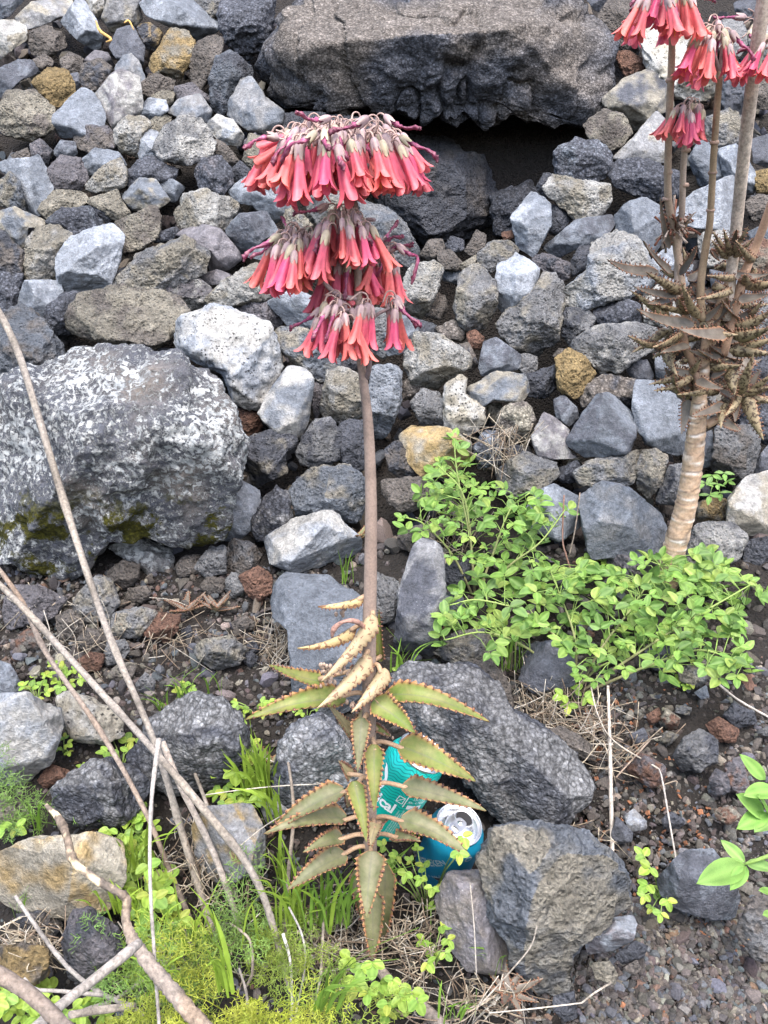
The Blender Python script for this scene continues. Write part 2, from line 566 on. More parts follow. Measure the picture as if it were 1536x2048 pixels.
# ------------------------------------------------------------------ the rocks: one line each
# surface type, tints, shift towards the viewer in cm | what it looks like | its outline
TINT = {'b': (.130, .145, .168), 'L': (.232, .252, .282), 'g': (.175, .178, .184), 'l': (.310, .308, .295),
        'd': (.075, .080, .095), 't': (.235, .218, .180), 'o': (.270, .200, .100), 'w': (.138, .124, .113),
        'p': (.145, .138, .150), 'e': (.165, .095, .070)}
ROCKS = '''
D db 0|dark blue rock cut off by the top left corner of the wall|-8,45 -8,-10 55,-8 22,30
D gt 0|grey rock with olive edge at top left above the cream rock|20,45 65,5 140,-6 147,22 100,45 55,58
D lt 1|pale cream rock with flat top at the far upper left|-15,42 30,42 52,55 53,80 25,98 0,118 -15,118
R w 0|brown crumbly rock right beside the pale cream rock|54,70 92,53 127,70 131,93 100,110 66,108
D bL 1|tall leaning grey blue wedge near the top left with dry brown leaf at its right|122,45 152,0 170,2 188,35 203,65 200,97 185,98 150,75
V lt 0|small tan pitted rock touching the top edge above the dry brown leaf|172,-8 205,-8 208,20 195,35 180,20
D gt 1|grey rock with tan face at the top edge left of the long blue slab|203,35 220,-8 278,-8 283,40 250,68 222,60
D bL 2|long smooth grey blue slab slanting down to the right at the top|280,8 310,-10 375,-8 440,48 432,62 400,82 368,65 295,32
R gt 0|speckled grey tan rock tucked above the long slanting slab at the top edge|375,-10 440,-10 443,30 432,47 400,25
C d 3|big dark clinker boulder at the top edge left of the overhanging boulder|440,30 445,-12 550,-12 540,60 520,100 498,120 470,105 445,60
D d 0|smooth dark blue rock in shade under the grey rock with tan face|220,95 235,58 265,52 288,95 285,130 240,128
R do 0|dark rock with an ochre stain below the left end of the long slab|275,52 300,46 325,65 312,100 290,98
R ot 2|big olive grey rock with granular skin below the long slanting slab|305,115 343,58 375,66 388,90 380,125 360,156 322,152 303,135
R w 2|upright brown grey rock leaning on the right of the olive grey rock|383,110 395,85 430,70 445,76 440,125 415,165 393,187 382,155
D db 1|flat dark blue black rock at the left edge above the tan brown block|-8,140 35,120 62,121 78,145 40,162 10,192 -8,200
R w -1|small brown rock between the flat dark rock and the yellow rock|65,120 88,108 108,122 100,138 75,140
R o 2|mustard yellow rock near the upper left|64,165 95,138 132,138 149,175 145,200 110,213 85,195
R w 0|knobbly brown rock right above the mustard yellow rock|120,120 140,105 165,118 160,148 128,145
R wd 0|dark brown crumbly rock above the tall pale lilac rock|163,130 200,118 222,135 215,165 182,185 162,165
D p -1|small smooth lilac grey rock peeping out above the dark brown crumbly rock|168,120 190,100 215,106 232,135 215,140 175,128
D d -1|small dark rock wedged at the right of the mustard yellow rock|135,150 155,145 165,165 150,185 136,178
D bg 1|narrow pointed grey blue rock behind the tall pale lilac rock|230,138 245,112 262,108 277,122 290,155 285,180 262,150 235,145
D lp 3|tall pale lilac grey rock with flat face in the upper left|190,190 222,152 240,142 278,155 283,200 280,235 262,240 232,262 200,222
R tw 2|wide tan brown pitted block at the left edge|-8,222 20,185 65,183 108,218 110,255 65,280 20,270 -8,250
D b 2|big blue grey rock between the tan brown block and the tall pale lilac rock|107,230 165,175 185,185 208,225 207,255 160,275 120,275 106,250
R w -1|small brown rough rock under the olive grey rock|283,165 312,148 350,160 345,180 300,195 283,185
R t -1|small tan grey rock under the small brown rough one|300,192 325,181 350,183 345,205 330,215
D Lb 1|light blue grey block at the right of the tall pale lilac rock|281,215 298,195 330,200 337,222 318,235 300,248 281,240
D bg 1|blue grey rock directly above the big pale rounded rock|333,225 360,198 400,188 424,225 415,250 395,252 360,235
R p -1|dark purple flat rock in a gap under the upright brown grey rock|350,175 385,165 400,180 425,195 422,215 395,190 352,205
R bd 2|dark blue rough rock under the dark clinker boulder|420,160 432,115 460,104 505,140 500,160 480,165 460,205 445,232 425,215
D gb 3|large grey rock left of the overhanging boulder with a pointed top|455,210 485,155 505,155 530,195 566,222 562,245 530,267 495,258 455,230
R t 0|small tan rock at the upper left shoulder of the big pale rounded rock|303,240 322,225 342,235 338,250 312,272 302,262
R tl 2|upright tan rock with rough skin left of the big pale rounded rock|231,258 255,231 295,238 300,255 276,285 277,315 240,302 231,280
R pw 1|lilac brown rough rock left of the upright tan rock|148,272 175,251 215,255 233,275 228,296 180,305 150,290
D L 1|narrow light blue slab between the upright tan rock and the big pale rounded rock|271,280 300,258 318,265 310,295 320,325 280,325
R lg 4|big pale rounded rock in the middle of the upper left|308,298 328,255 368,232 402,243 431,285 426,310 395,322 372,326 325,318
D lL 1|light grey rock at the right of the big pale rounded rock|414,248 435,229 465,240 487,270 480,292 445,287 418,262
R w 0|brown rock half hidden below the right side of the big pale rounded rock|428,278 450,287 477,320 470,335 430,312
R p 0|dark purple rock behind the leftmost flowers of the tall plant|488,282 512,266 535,280 525,305 492,305
R pd 0|dark purple rough rock below the wide tan brown block|60,290 80,277 103,300 95,330 65,320
R w 0|small brown rock near the left edge above the blue rock with sharp top|20,310 55,296 62,320 40,327
D db 0|small dark blue rock left of the lilac brown rough rock|105,305 122,280 150,285 155,308 125,322
D bL 2|large blue grey rock with a sharp top at the left|-8,325 30,320 60,318 76,309 106,358 105,388 80,430 50,425 38,360 5,345
R tb 2|tan and blue rock at the left edge below the sharp topped one|-8,370 20,344 40,365 52,425 10,412 -8,405
R p 2|lilac grey rock right of the sharp topped blue rock|95,340 125,312 160,316 175,355 160,380 108,378
D b 1|flat blue grey rock under the lilac brown rough rock|163,320 190,297 235,304 254,330 215,345 175,350
R tl 2|tan grey rock sloping to a point below the flat blue grey one|172,370 208,332 240,317 254,350 250,372 215,384 175,380
C d 1|dark clinker lump under the big pale rounded rock|250,348 275,325 310,318 350,340 340,362 290,362 255,375
D bt 2|blue rock with tan lower edge below the dark clinker lump|244,392 278,357 310,360 340,400 315,418 265,420
D b 0|dark blue rock at the right of the blue rock with tan lower edge|312,362 345,358 370,375 350,405 335,400
C dp 2|dark squarish rough rock below the big pale rounded rock|388,345 402,320 440,315 462,335 462,370 440,390 400,378
R d 0|small dark rock right of the dark squarish one|462,340 480,322 500,340 490,362 465,360
D bL 3|angular blue grey rock under the left side of the top flower cluster|455,382 505,347 530,345 588,400 575,430 550,447 505,410 468,405
R lt 3|pale tan rock with flat sides left of the smooth dark blue one|352,430 368,390 415,382 471,405 472,422 446,460 395,462 358,450
R t 1|tan rough rock right of the sharp topped blue rock|77,420 100,382 165,385 175,402 150,420 95,440
R t 1|flat tan rock between the dark blue knobbly rock and the blue rock with tan edge|168,402 234,380 240,400 260,425 240,447 200,420
R d 0|little black stone in front of the flat tan rock|185,415 212,410 226,435 215,450
C db 2|dark blue knobbly rock above the light blue smooth block|92,446 125,416 175,415 210,445 198,462 145,475 118,455
D bt 2|blue grey rock with tan underside at the left edge|-8,425 30,415 90,442 85,458 56,455 52,492 30,495 -8,450
R wt 2|brown crumbly rock right of the light blue smooth block|232,445 280,425 308,410 320,430 315,475 280,500 245,506 245,470
C d 0|dark clinker rock above the olive grey slab|262,498 300,465 350,455 357,465 345,482 295,482
D p 2|dark purple grey rock right of the olive grey slab|346,470 395,447 440,460 475,500 483,520 450,542 418,540 415,500 370,475
D db 2|smooth dark blue rock above the left flower cluster|453,460 480,428 530,424 556,462 525,480 490,515 465,490
R gt 0|grey streaked rock behind the gap between the upper flower clusters|565,425 590,415 625,450 600,475 572,455
D L 0|light rock just behind the left flower cluster|488,512 515,482 545,495 525,520
R wd 3|dark brown rough rock at the left edge beside the tan upright block|-8,450 30,490 50,510 42,550 -8,560
R tl 2|tan upright block left of the light blue smooth block|56,480 74,455 115,454 145,475 120,495 110,530 115,555 48,566 45,530
D L 5|large light blue smooth block with clean broken faces at the left|112,515 145,475 220,447 245,475 235,530 218,578 150,592 122,570
D Lb 2|light blue block under the lower left corner of the smooth block|35,605 50,562 120,562 125,585 95,615 85,640 50,620
R gt 4|large olive grey slab in the left half of the wall|224,570 280,510 368,475 417,505 405,545 350,577 280,580 235,580
R lt 3|long pale tan rock slanting down behind the left flower cluster|410,600 450,560 510,528 545,560 545,598 500,602 445,615
R lp 1|pale pinkish rock between the olive slab and the long pale tan one|330,582 350,555 380,550 420,575 425,608 380,622 358,595
D p 0|flat dark purple rock below the dark purple grey one|395,550 435,540 465,550 445,570 405,568
C d 2|small dark clinker rock at the left end of the long brown rock|92,618 125,588 160,590 138,635 140,665 120,670 92,645
R wt 5|long brown rock with crumbly skin above the lichen boulder|135,640 165,590 250,575 360,595 373,630 358,652 300,696 200,675 145,665
R bw 3|blue brown rough rock at the left edge on top of the lichen boulder|-8,640 10,633 40,612 65,620 140,718 120,745 50,775 -8,765
C d 0|dark shaded clinker rock at the left edge|-8,545 45,550 35,612 -8,635
V lL 5|big pale pitted rock leaning right of the lichen boulder|352,670 370,635 430,615 475,630 535,650 545,685 562,730 530,812 495,814 467,795 445,740 395,720 358,695
R p 0|dark purple rock behind the top of the big pale pitted rock|455,622 500,602 540,608 565,640 560,655 530,650
D bL 2|blue grey rock behind the lowest left flowers|535,605 590,578 635,600 670,640 668,680 575,650
R bt 3|grey tan rock below the lowest left flowers|543,675 565,654 615,660 680,725 668,750 638,762 565,700
D bl 4|upright oval blue grey rock with pale face left of the stem|520,825 550,768 575,735 610,740 625,760 620,830 596,885 550,862
R p -1|dark purple rock in the gap right of the upright oval rock|620,780 630,762 650,770 650,810 630,840
R tl 2|pale tan rock directly left of the thick stem|640,825 655,745 685,737 725,758 728,830 665,845
R Lb 3|light blue rough rock directly right of the thick stem|737,790 745,735 785,730 803,745 800,800 780,860 755,880 738,860
R dt 2|dark grey rock with tan side below the upright oval rock|487,905 500,875 540,865 592,875 590,895 570,905 572,940 515,973 490,935
R gd 2|dark grey egg shaped rock right of the rock with tan side|592,905 630,842 662,838 680,870 675,915 645,937 605,928
R d 1|dark rough rock behind the stem at mid height|680,850 700,842 727,845 730,940 700,938 680,915
R e -4|red brown rock deep in the gap right of the lichen boulder|478,820 525,812 522,862 492,885
D b 3|smooth blue grey upright rock touching the right of the lichen boulder|443,1055 450,1015 476,962 520,980 518,1010 500,1060 472,1084 445,1075
C dg 3|round dark clinker rock right of the smooth blue grey upright one|505,1040 530,1000 552,975 580,992 582,1025 565,1070 515,1082
R bt 4|blue and tan mottled rock left of the stem above the flat topped slab|581,985 620,945 690,932 720,950 730,1005 712,1045 650,1035 595,1030
D lL 6|light grey slab with clean flat faces left of the stem|533,1075 590,1038 665,1020 720,1082 720,1105 595,1143 545,1125
K g 0|small dark rock with lichen spots under the lichen boulder|215,1095 280,1072 345,1100 345,1145 300,1152 275,1130
R w 2|brown tan stone under the lichen boulder|215,1145 245,1122 278,1130 275,1155 250,1180 220,1170
R gt 3|olive grey rounded stone below the left side of the lichen boulder|150,1200 190,1155 220,1160 237,1205 220,1235 170,1245 145,1230
R p 3|grey stone at the left below the lichen boulder|8,1222 25,1175 75,1172 130,1198 105,1235 18,1258
R we 2|brown stone crossed by the dry stalks at the left|25,1280 55,1258 85,1268 78,1300 35,1295
R w 2|rough brown stone left of the long dry stalk|112,1235 140,1220 165,1240 165,1280 120,1280
R w 2|brown stone behind the long dry stalk|155,1280 175,1258 215,1265 215,1300 170,1308
R e 2|red brown stone between two dry stalks|155,1320 180,1305 210,1310 200,1340 165,1345
R g 2|grey stone right of the long dry stalk|207,1320 215,1285 250,1278 258,1300 245,1325 215,1330
R wt 2|tan brown stone right of the long dry stalk above the grass|215,1350 240,1325 272,1328 265,1355 225,1365
R w 1|brownish stone above the olive flat stone|242,1215 258,1178 295,1173 305,1195 270,1212
R gt 3|olive flat stone on the ground right of the long dry stalk|215,1250 235,1226 280,1215 310,1222 305,1245 280,1272 232,1275
R e 3|red brown stone under the small kalanchoe seedling|287,1270 320,1226 360,1230 355,1262 330,1284
R d 1|dark little stone right of the red brown stone|362,1262 380,1250 388,1275 368,1286
R w 2|brown stone under the right end of the lichen boulder|352,1130 370,1112 402,1110 395,1145 358,1155
R g 3|grey rough stone right below the lichen boulder|388,1135 420,1095 450,1093 452,1145 415,1153
R gw 3|round grey brown stone below the smooth blue upright rock|447,1110 465,1082 500,1085 522,1110 515,1135 475,1147 450,1130
R e 3|jagged red brown stone left of the tall blue slab|480,1155 515,1132 545,1155 542,1185 515,1203 495,1185
R g 2|little grey stone under the round grey brown one|443,1170 465,1145 488,1155 495,1180 465,1195
R w 2|grey brown stone above the right kalanchoe seedling|400,1175 412,1155 450,1158 445,1185 415,1190
R gt 4|olive grey stone lying alone on the dark soil at the left|387,1300 410,1282 460,1272 490,1295 480,1325 440,1340 412,1330
R d 2|dark round pebble right of the lone olive grey stone|482,1315 500,1302 518,1315 500,1337
R w 2|small brown pebble above the lone olive grey stone|463,1245 490,1232 510,1245 505,1260 470,1262
R d 2|dark pebble near the tall blue slab|493,1290 510,1280 518,1300 505,1310
R g 2|grey pebble behind the grass tuft at the left|270,1370 290,1345 312,1362 300,1382
R w 2|brown pebble beside the small dry twig on the soil|430,1375 445,1355 467,1365 460,1387
D b 4|tall smooth blue slab behind the upper leaves of the tall plant|540,1190 568,1142 650,1150 722,1195 728,1300 720,1400 660,1430 590,1380 582,1262 545,1235
D lL 6|large pale grey rock with smooth face at the left edge of the ground|-12,1395 50,1390 122,1418 128,1450 100,1525 50,1570 -12,1568
V lt 4|pale pitted stone right of the large pale grey rock|118,1395 145,1385 190,1405 235,1425 245,1470 210,1485 150,1480 122,1435
D bd 2|blue grey rock at the left edge above the large pale grey one|-8,1320 20,1330 52,1385 0,1396 -8,1394
R e 2|red brown stone under the tip of the large pale grey rock|75,1560 100,1530 135,1540 145,1565 90,1575
C gd 6|black clinker boulder behind the crossing dry stalks|262,1500 310,1440 350,1405 440,1398 480,1435 495,1480 468,1550 430,1575 350,1580 280,1570
C gd 7|lower black clinker boulder left of the crossing dry stalks|110,1580 145,1542 235,1522 270,1538 295,1580 270,1622 220,1648 165,1650 115,1612
C gd 5|black clinker block behind the left leaves of the tall plant|552,1600 560,1520 585,1462 640,1430 690,1460 720,1540 720,1620 640,1640 570,1640
D lg 5|small light grey stone left of the black clinker block|520,1610 550,1598 578,1622 570,1645 535,1648
D go 6|grey rock with golden lichen patches behind the dry stalks|385,1650 415,1615 500,1610 530,1665 528,1730 455,1770 400,1745
D to 7|large smooth tan rock at the lower left|-12,1715 65,1680 190,1668 240,1685 245,1755 215,1815 135,1838 30,1818 -12,1790
R dp 7|dark rough rock below the large smooth tan rock|125,1880 150,1828 185,1822 235,1862 240,1910 215,1965 165,1985 138,1950
R wo 7|brown rock at the left edge near the bottom|-12,1900 50,1888 92,1898 90,1950 30,1995 -12,1995
R tw 5|tan brown stone at the left edge above the large smooth tan rock|-10,1602 45,1603 55,1635 30,1668 -10,1672
R wd 5|dark brown crumbly stone under the large smooth tan rock|35,1828 100,1820 125,1850 100,1880 40,1870
R lt 3|pale tan oblong rock right of the middle flower clusters|798,585 823,530 863,525 886,540 863,605 843,635 808,620
D db 2|dark blue rock right of the lowest flowers|768,640 800,630 872,650 874,670 835,700 775,710
D b 0|small blue rock in the middle right of the pale tan oblong rock|880,535 905,527 925,548 912,568 885,560
R gt 4|upright grey rock with tan skin in the middle of the wall|912,610 920,550 955,530 988,565 992,610 972,655 935,662 913,635
R w -1|dark brown rock behind the pale tan oblong one|868,580 888,590 896,615 880,640 850,632
C w 0|small dark brown clinker under the upright grey rock with tan skin|875,655 908,640 932,665 922,684 888,682
R e 1|small reddish stone under the right side of the upright grey rock|933,665 952,660 968,675 960,700 938,695
R tl 4|pale tan blocky rock right of the lowest flowers at mid wall|813,710 833,668 883,672 938,712 938,735 905,750 878,775 830,770 815,740
R wd 0|dark brown rock tucked behind the pale tan blocky one|918,690 938,685 958,730 938,745
D bd 2|dark blue rock right of the pale tan blocky one|958,735 968,685 993,675 1040,710 1038,735 1008,745 965,750
D L 5|upright light blue grey slab with flat face in the middle of the wall|990,580 1000,500 1038,508 1078,540 1062,612 1020,638 995,610
R gt 3|large olive grey rough rock behind the upright light slab|995,645 1068,580 1090,540 1128,565 1123,615 1113,675 1078,715 1045,700 1003,665
R g 0|small grey brown stone under the large olive grey rough rock|1025,725 1048,707 1073,715 1073,745 1048,750
D bt 4|flat topped blue rock with tan ends in the middle of the wall|923,780 963,762 988,745 1048,750 1058,780 1043,805 988,800 968,812
V tl 3|pale tan pitted rock under the flat topped blue one|893,770 923,750 935,762 923,785 968,815 968,845 938,867 893,860 888,805
R g 2|grey brown rock left of the pale tan pitted one|823,805 843,780 878,787 890,825 883,855 843,850
C w 0|brown clinker rock under the pale tan blocky rock|803,770 828,750 848,775 823,800 800,800
R t 0|narrow tan stone between the pale pitted rock and the brown knobbly one|973,810 1003,805 1003,850 983,845
C wt 3|brown knobbly rock right of the pale tan pitted one|1000,830 1023,810 1053,805 1068,840 1063,875 1028,885 1003,870
R d 0|dark grey rock left of the orange ochre rock|1038,750 1073,745 1113,730 1118,770 1088,795 1053,790
R o 4|orange ochre rock standing on end right of the middle|1113,720 1138,700 1168,715 1190,745 1173,780 1148,797 1118,778
R w 2|brown tip of rock above the orange ochre one|1106,712 1118,697 1138,698 1122,722
R lg 4|wide pale grey rock at the upper right of the orange ochre one|1138,690 1193,655 1268,648 1313,660 1298,700 1238,740 1203,743
R gd 2|dark grey rock above the wide pale grey one|1115,650 1133,620 1168,617 1190,635 1183,655 1140,690
C d 2|dark blue clinker rock left of the dark leaves of the right plant|1188,640 1203,605 1243,593 1278,610 1283,645 1218,655
R lL 5|large light rock with blue shadowed face left of the right plant|1113,605 1125,580 1178,540 1185,485 1228,462 1273,475 1303,540 1298,575 1253,592 1160,618 1120,620
D d 0|small dark blue rock under the wide pale grey one|1253,740 1268,720 1293,720 1308,750 1298,765 1268,760
C wd 1|dark brown clinker rock right of the orange ochre one|1158,780 1178,760 1218,752 1268,760 1268,800 1258,820 1218,795 1163,820
D bd 2|small dark blue rock under the orange ochre one|1108,800 1128,790 1153,815 1158,835 1138,852 1113,835
D lp 4|pale pinkish rock left of the big dark blue pointed one|1063,875 1088,825 1113,840 1138,860 1133,895 1158,915 1078,917
D bd 6|big dark blue rock with a pointed pale rimmed top|1133,885 1168,825 1193,790 1218,787 1268,830 1268,870 1253,910 1168,912
D b 5|upright blue rock left of the ringed trunk|1268,820 1273,762 1318,765 1363,805 1380,860 1378,900 1353,910 1293,885 1273,850
R gt 3|flat dark tan rock under the big dark blue pointed one|1148,945 1178,925 1248,910 1278,900 1278,930 1263,965 1228,980 1163,970
R tg 3|small upright grey tan rock left of the ringed trunk|1273,950 1283,905 1313,900 1335,915 1323,965 1298,995 1276,980
R gd 2|dark grey rock just left of the ringed trunk|1313,985 1333,935 1378,925 1378,950 1358,1005 1313,1005
R gt 3|olive rock with rough skin above the upper green shrub|993,940 1048,907 1108,925 1118,950 1078,980 1038,995 993,980
C bd 2|dark blue rough rock right of the ochre and grey rock|948,900 968,860 993,860 1005,895 993,920 958,935
D ot 4|ochre and grey rounded rock behind the top sprig of the green shrub|798,870 823,850 893,857 940,885 933,930 898,950 848,955 818,925
R wd 2|dark brown rock left under the ochre and grey one|770,900 798,882 818,910 838,945 798,955 780,940
R w 2|brown rock right of the stem left of the upper green shrub|765,960 833,957 875,962 868,1010 798,1022 768,990
C d 0|dark clinker rock left of the flat dark tan rock|1118,940 1153,920 1163,940 1148,965 1118,960
R wd 0|dark crumbly rock under the pale pinkish one|1008,910 1028,890 1063,895 1063,915 1028,925
D bL 4|grey blue rock with a peaked top behind the green shrub|1053,1020 1068,990 1108,970 1163,1000 1168,1045 1118,1080 1068,1060
D bg 6|big layered blue grey slab left of the ringed trunk|1160,995 1208,965 1258,980 1318,1025 1343,1080 1318,1105 1188,1115 1170,1060
R lg 5|pale speckled rock right of the foot of the ringed trunk|1363,1110 1398,1050 1468,1047 1493,1075 1473,1118 1390,1135
D tl 5|pale tan smooth rock at the right edge|1458,1000 1493,955 1545,940 1545,1068 1498,1070 1456,1045
R wg 3|grey brown rock right of the ringed trunk below the leaves|1423,940 1433,855 1478,850 1523,860 1508,925 1488,970 1453,955
R ot 1|mossy olive rock right of the ringed trunk behind the small green sprig|1393,1010 1423,995 1458,1000 1455,1045 1398,1042
D d 1|dark blue rock at the right edge above the pale tan smooth one|1505,930 1536,890 1548,890 1548,945 1510,950
R d 1|dark rock at the right edge below the pale tan smooth one|1490,1085 1548,1070 1548,1140 1488,1130
R p 2|dark purple rock left of the foot of the ringed trunk|1205,1120 1243,1110 1318,1130 1313,1165 1260,1160
D dg 5|upright dark grey column of rock right of the stem|788,1305 800,1190 823,1100 850,1075 885,1100 888,1185 870,1305 815,1318
R w 3|brown grey rock lying on the upright dark column|793,1092 803,1060 868,1045 885,1070 825,1102
R g 3|grey rock between the stem and the upright dark column|752,1145 798,1165 790,1240 755,1250
R d 2|dark rock in the shade of the upper green shrub|885,1130 935,1120 948,1150 923,1175 890,1178
D bd 2|dark blue rock under the left end of the wide green shrub|873,1195 915,1180 933,1210 918,1250 875,1250
R tg 5|tan grey rock at the left end of the wide green shrub|868,1305 913,1265 968,1260 1003,1310 985,1330 918,1330
D d 5|dark blue square rock under the middle of the wide green shrub|1038,1360 1058,1290 1118,1280 1148,1320 1148,1370 1068,1385
R w 4|brownish rock behind the upper edge of the great clinker boulder|940,1325 983,1325 1018,1370 1028,1430 968,1400
R d 3|dark rock in the shade under the wide green shrub|1293,1300 1343,1290 1368,1325 1328,1345 1293,1330
R tg 4|tan rock under the right end of the wide green shrub|1358,1340 1408,1320 1423,1350 1398,1375 1363,1362
R w 4|brown grey rock under the dry grass right of the great clinker boulder|1068,1465 1128,1455 1178,1485 1190,1530 1150,1505
C gd 7|great clinker boulder right of the cans|778,1345 823,1325 883,1318 935,1325 998,1365 1028,1430 1098,1470 1155,1505 1183,1560 1190,1575 1160,1625 1115,1662 1080,1660 1035,1655 985,1632 955,1590 915,1550 885,1510 800,1440 780,1400
R bt 8|big tapering grey rock with yellow lichen in the foreground right of the cans|963,1718 988,1673 1048,1660 1138,1665 1163,1683 1218,1718 1248,1748 1250,1813 1168,1878 1141,1903 1141,1978 1113,1990 1068,1973 1033,1938 1028,1893 983,1833 983,1788
D pw 7|smooth brown purple rock below the blue can|870,1798 898,1748 968,1743 983,1798 985,1835 1028,1898 1013,1943 933,1938 903,1898
D Lp 7|smooth lilac blue stone under the right side of the tapering rock|1170,1883 1218,1838 1263,1830 1273,1848 1263,1883 1218,1903 1178,1908
R d 6|dark stone below the smooth lilac blue one|1228,1913 1268,1883 1293,1893 1288,1913 1248,1928
R t 6|tan grey stone below the smooth lilac blue one|1183,1928 1218,1923 1235,1948 1228,1968 1193,1958
R w 6|small brown stone right of the tan grey stone near the bottom|1243,1938 1273,1920 1283,1938 1268,1950
R d 7|dark stone at the bottom under the tapering rock|1108,1993 1148,1983 1153,2033 1128,2043 1108,2018
D db 5|black blue streaked rock on the gravel at the right|1313,1758 1373,1703 1423,1703 1458,1748 1478,1798 1468,1833 1428,1838 1358,1818 1323,1788
R wg 6|brown grey rock at the right edge near the bottom|1473,1863 1508,1793 1548,1795 1548,1928 1503,1908
R gd 5|dark angular stone with flat top on the gravel at the right|1348,1513 1368,1478 1403,1458 1433,1483 1433,1523 1398,1541 1363,1538
R ep 4|red purple stone left of the dark angular one|1253,1538 1283,1508 1328,1533 1328,1563 1303,1575 1263,1550
R pd 4|dark purple stone under the dark angular one|1418,1558 1433,1538 1463,1553 1460,1583 1428,1593
R pe 4|purple brown stone beside the large leaves at the right edge|1448,1528 1483,1513 1498,1573 1483,1588 1463,1578
D gL 4|round light grey stone right of the pale stick|1248,1633 1268,1618 1293,1643 1293,1658 1260,1663
D d 4|dark blue stone touching the pale stick|1223,1668 1233,1633 1265,1665 1263,1683 1228,1688
R d 4|dark stone beside the bent straw|1323,1638 1343,1623 1370,1643 1358,1658 1328,1655
R te 4|pinkish tan crumbly stone on the gravel left of the large leaves|1428,1618 1463,1613 1483,1633 1458,1650 1433,1638
R te 3|pinkish tan stone on the gravel below the wide green shrub|1323,1435 1333,1418 1360,1435 1353,1460 1333,1458
R d 3|dark pitted stone near the thin white twig at the right|1448,1430 1468,1408 1508,1425 1513,1445 1473,1458
R e 3|dark red stone left of the pinkish tan one|1293,1430 1318,1415 1323,1440 1298,1450
D d 3|dark blue stone near the dry grass at the right|1258,1470 1288,1455 1298,1480 1268,1487
R gt 3|olive stone between the dark blue stone and the dark angular one|1316,1475 1333,1462 1358,1470 1338,1492
R e 3|red brown stone above the dark angular one|1413,1450 1438,1435 1478,1460 1468,1485 1433,1480
R g 3|grey stone at the right edge below the thin white twig|1508,1465 1548,1447 1548,1475
R gt 3|small olive stone under the clover leaves|1351,1425 1353,1410 1383,1415 1378,1432
D b 3|small blue stone right of the clover leaves|1388,1385 1413,1370 1418,1395 1403,1398
C wd 8|huge overhanging boulder across the top of the wall|505,140 540,70 570,20 640,-20 800,-25 1000,-20 1185,0 1215,60 1245,160 1235,190 1185,235 1168,262 1140,240 1115,266 1085,240 1060,252 1030,222 1000,250 970,264 938,232 912,248 880,222 850,240 800,218 768,232 700,215 650,230 600,212 560,222 528,185
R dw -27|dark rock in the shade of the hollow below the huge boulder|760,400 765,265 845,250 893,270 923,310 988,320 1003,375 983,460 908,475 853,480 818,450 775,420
R w 2|brown grey rock at the right shoulder of the huge boulder|1200,35 1218,5 1263,-8 1278,45 1280,95 1263,110 1235,90 1210,50
R e 1|flat red brown rock below the brown grey one at the upper right|1228,105 1258,102 1308,135 1303,150 1253,155
V lt 4|big pale pitted boulder behind the flower stalks at the upper right|1278,70 1300,45 1400,60 1433,130 1435,190 1393,200 1340,190 1305,145
D td 3|rock with tan top and dark hollow side right of the huge boulder|1203,200 1248,160 1293,142 1340,155 1343,220 1308,228 1273,262 1253,250
R wt 3|round brown rock under the right end of the huge boulder|1168,250 1208,220 1243,230 1263,265 1243,290 1218,300 1183,280
D gt 2|tan grey rock behind the leftmost stalk of the right plant|1223,318 1268,275 1313,220 1330,240 1340,325 1293,320 1240,322
C db 4|dark blue clinker ball at the right side of the hollow|1110,305 1153,280 1198,284 1226,315 1218,350 1188,367 1118,350
R tl 4|tan mottled rock carrying the dark clinker ball|1090,380 1108,350 1148,360 1218,370 1220,400 1193,435 1153,440 1115,405
R d 1|dark rough rock left behind the tan mottled one|1073,375 1088,347 1113,350 1093,400
D Lb 5|upright light blue grey rock in front of the hollow|1023,435 1063,382 1100,410 1100,450 1068,515 1033,490
D bd 2|slanting dark blue rock right of the upright light blue grey one|1083,495 1118,470 1153,440 1223,430 1228,450 1203,480 1148,500 1118,515
R d 0|dark rock in the gap under the tan mottled one|1105,412 1128,415 1143,440 1113,470 1098,465
C d 2|dark clinker rock left of the short flower stalk|1223,350 1238,325 1268,317 1308,330 1358,350 1358,395 1318,405 1233,375
D b 3|smooth blue rock left of the dry leaf tuft of the right plant|1228,435 1258,405 1293,397 1323,415 1333,465 1308,510 1263,475 1233,465
D L 3|light blue flat rock behind the pale dead stalk|1345,430 1388,385 1468,350 1475,400 1463,460 1400,455 1343,445
D b 1|blue rock between two flower stalks at the upper right|1378,320 1398,283 1428,290 1448,345 1438,370 1398,370
D Lb 2|blue grey rock touching the pale dead stalk|1438,300 1473,290 1493,320 1513,350 1508,390 1468,385 1445,345
R gt 1|olive grey rock under the upper right flower cluster|1408,240 1458,220 1493,235 1488,280 1438,300 1395,280
V db 1|dark blue pitted rock behind the pale dead stalk at the upper right|1433,175 1468,130 1513,125 1518,165 1488,230 1448,220
D d 1|smooth dark blue rock at the right edge beside the pale dead stalk|1503,280 1548,265 1548,340 1508,325
R o 1|olive ochre rock at the right edge|1508,345 1548,335 1548,385 1513,385
R w 1|brown rock at the right edge beside the foot of the pale dead stalk|1488,405 1518,390 1548,395 1548,435 1508,440
D b 1|blue rock at the right edge above the spotted leaves|1493,465 1548,440 1548,480 1508,480
R w 1|brown rock at the right edge under the cut off flowers|1508,165 1548,165 1548,220 1513,215
D d 1|dark blue rock in the top right corner|1468,5 1548,-12 1548,40 1478,40
D d 0|dark rock behind the top flower cluster at the right|1310,-12 1348,-12 1352,30 1315,20
D d 0|dark blue rock at the top edge right of the huge boulder|1166,-12 1215,-12 1205,30 1187,18
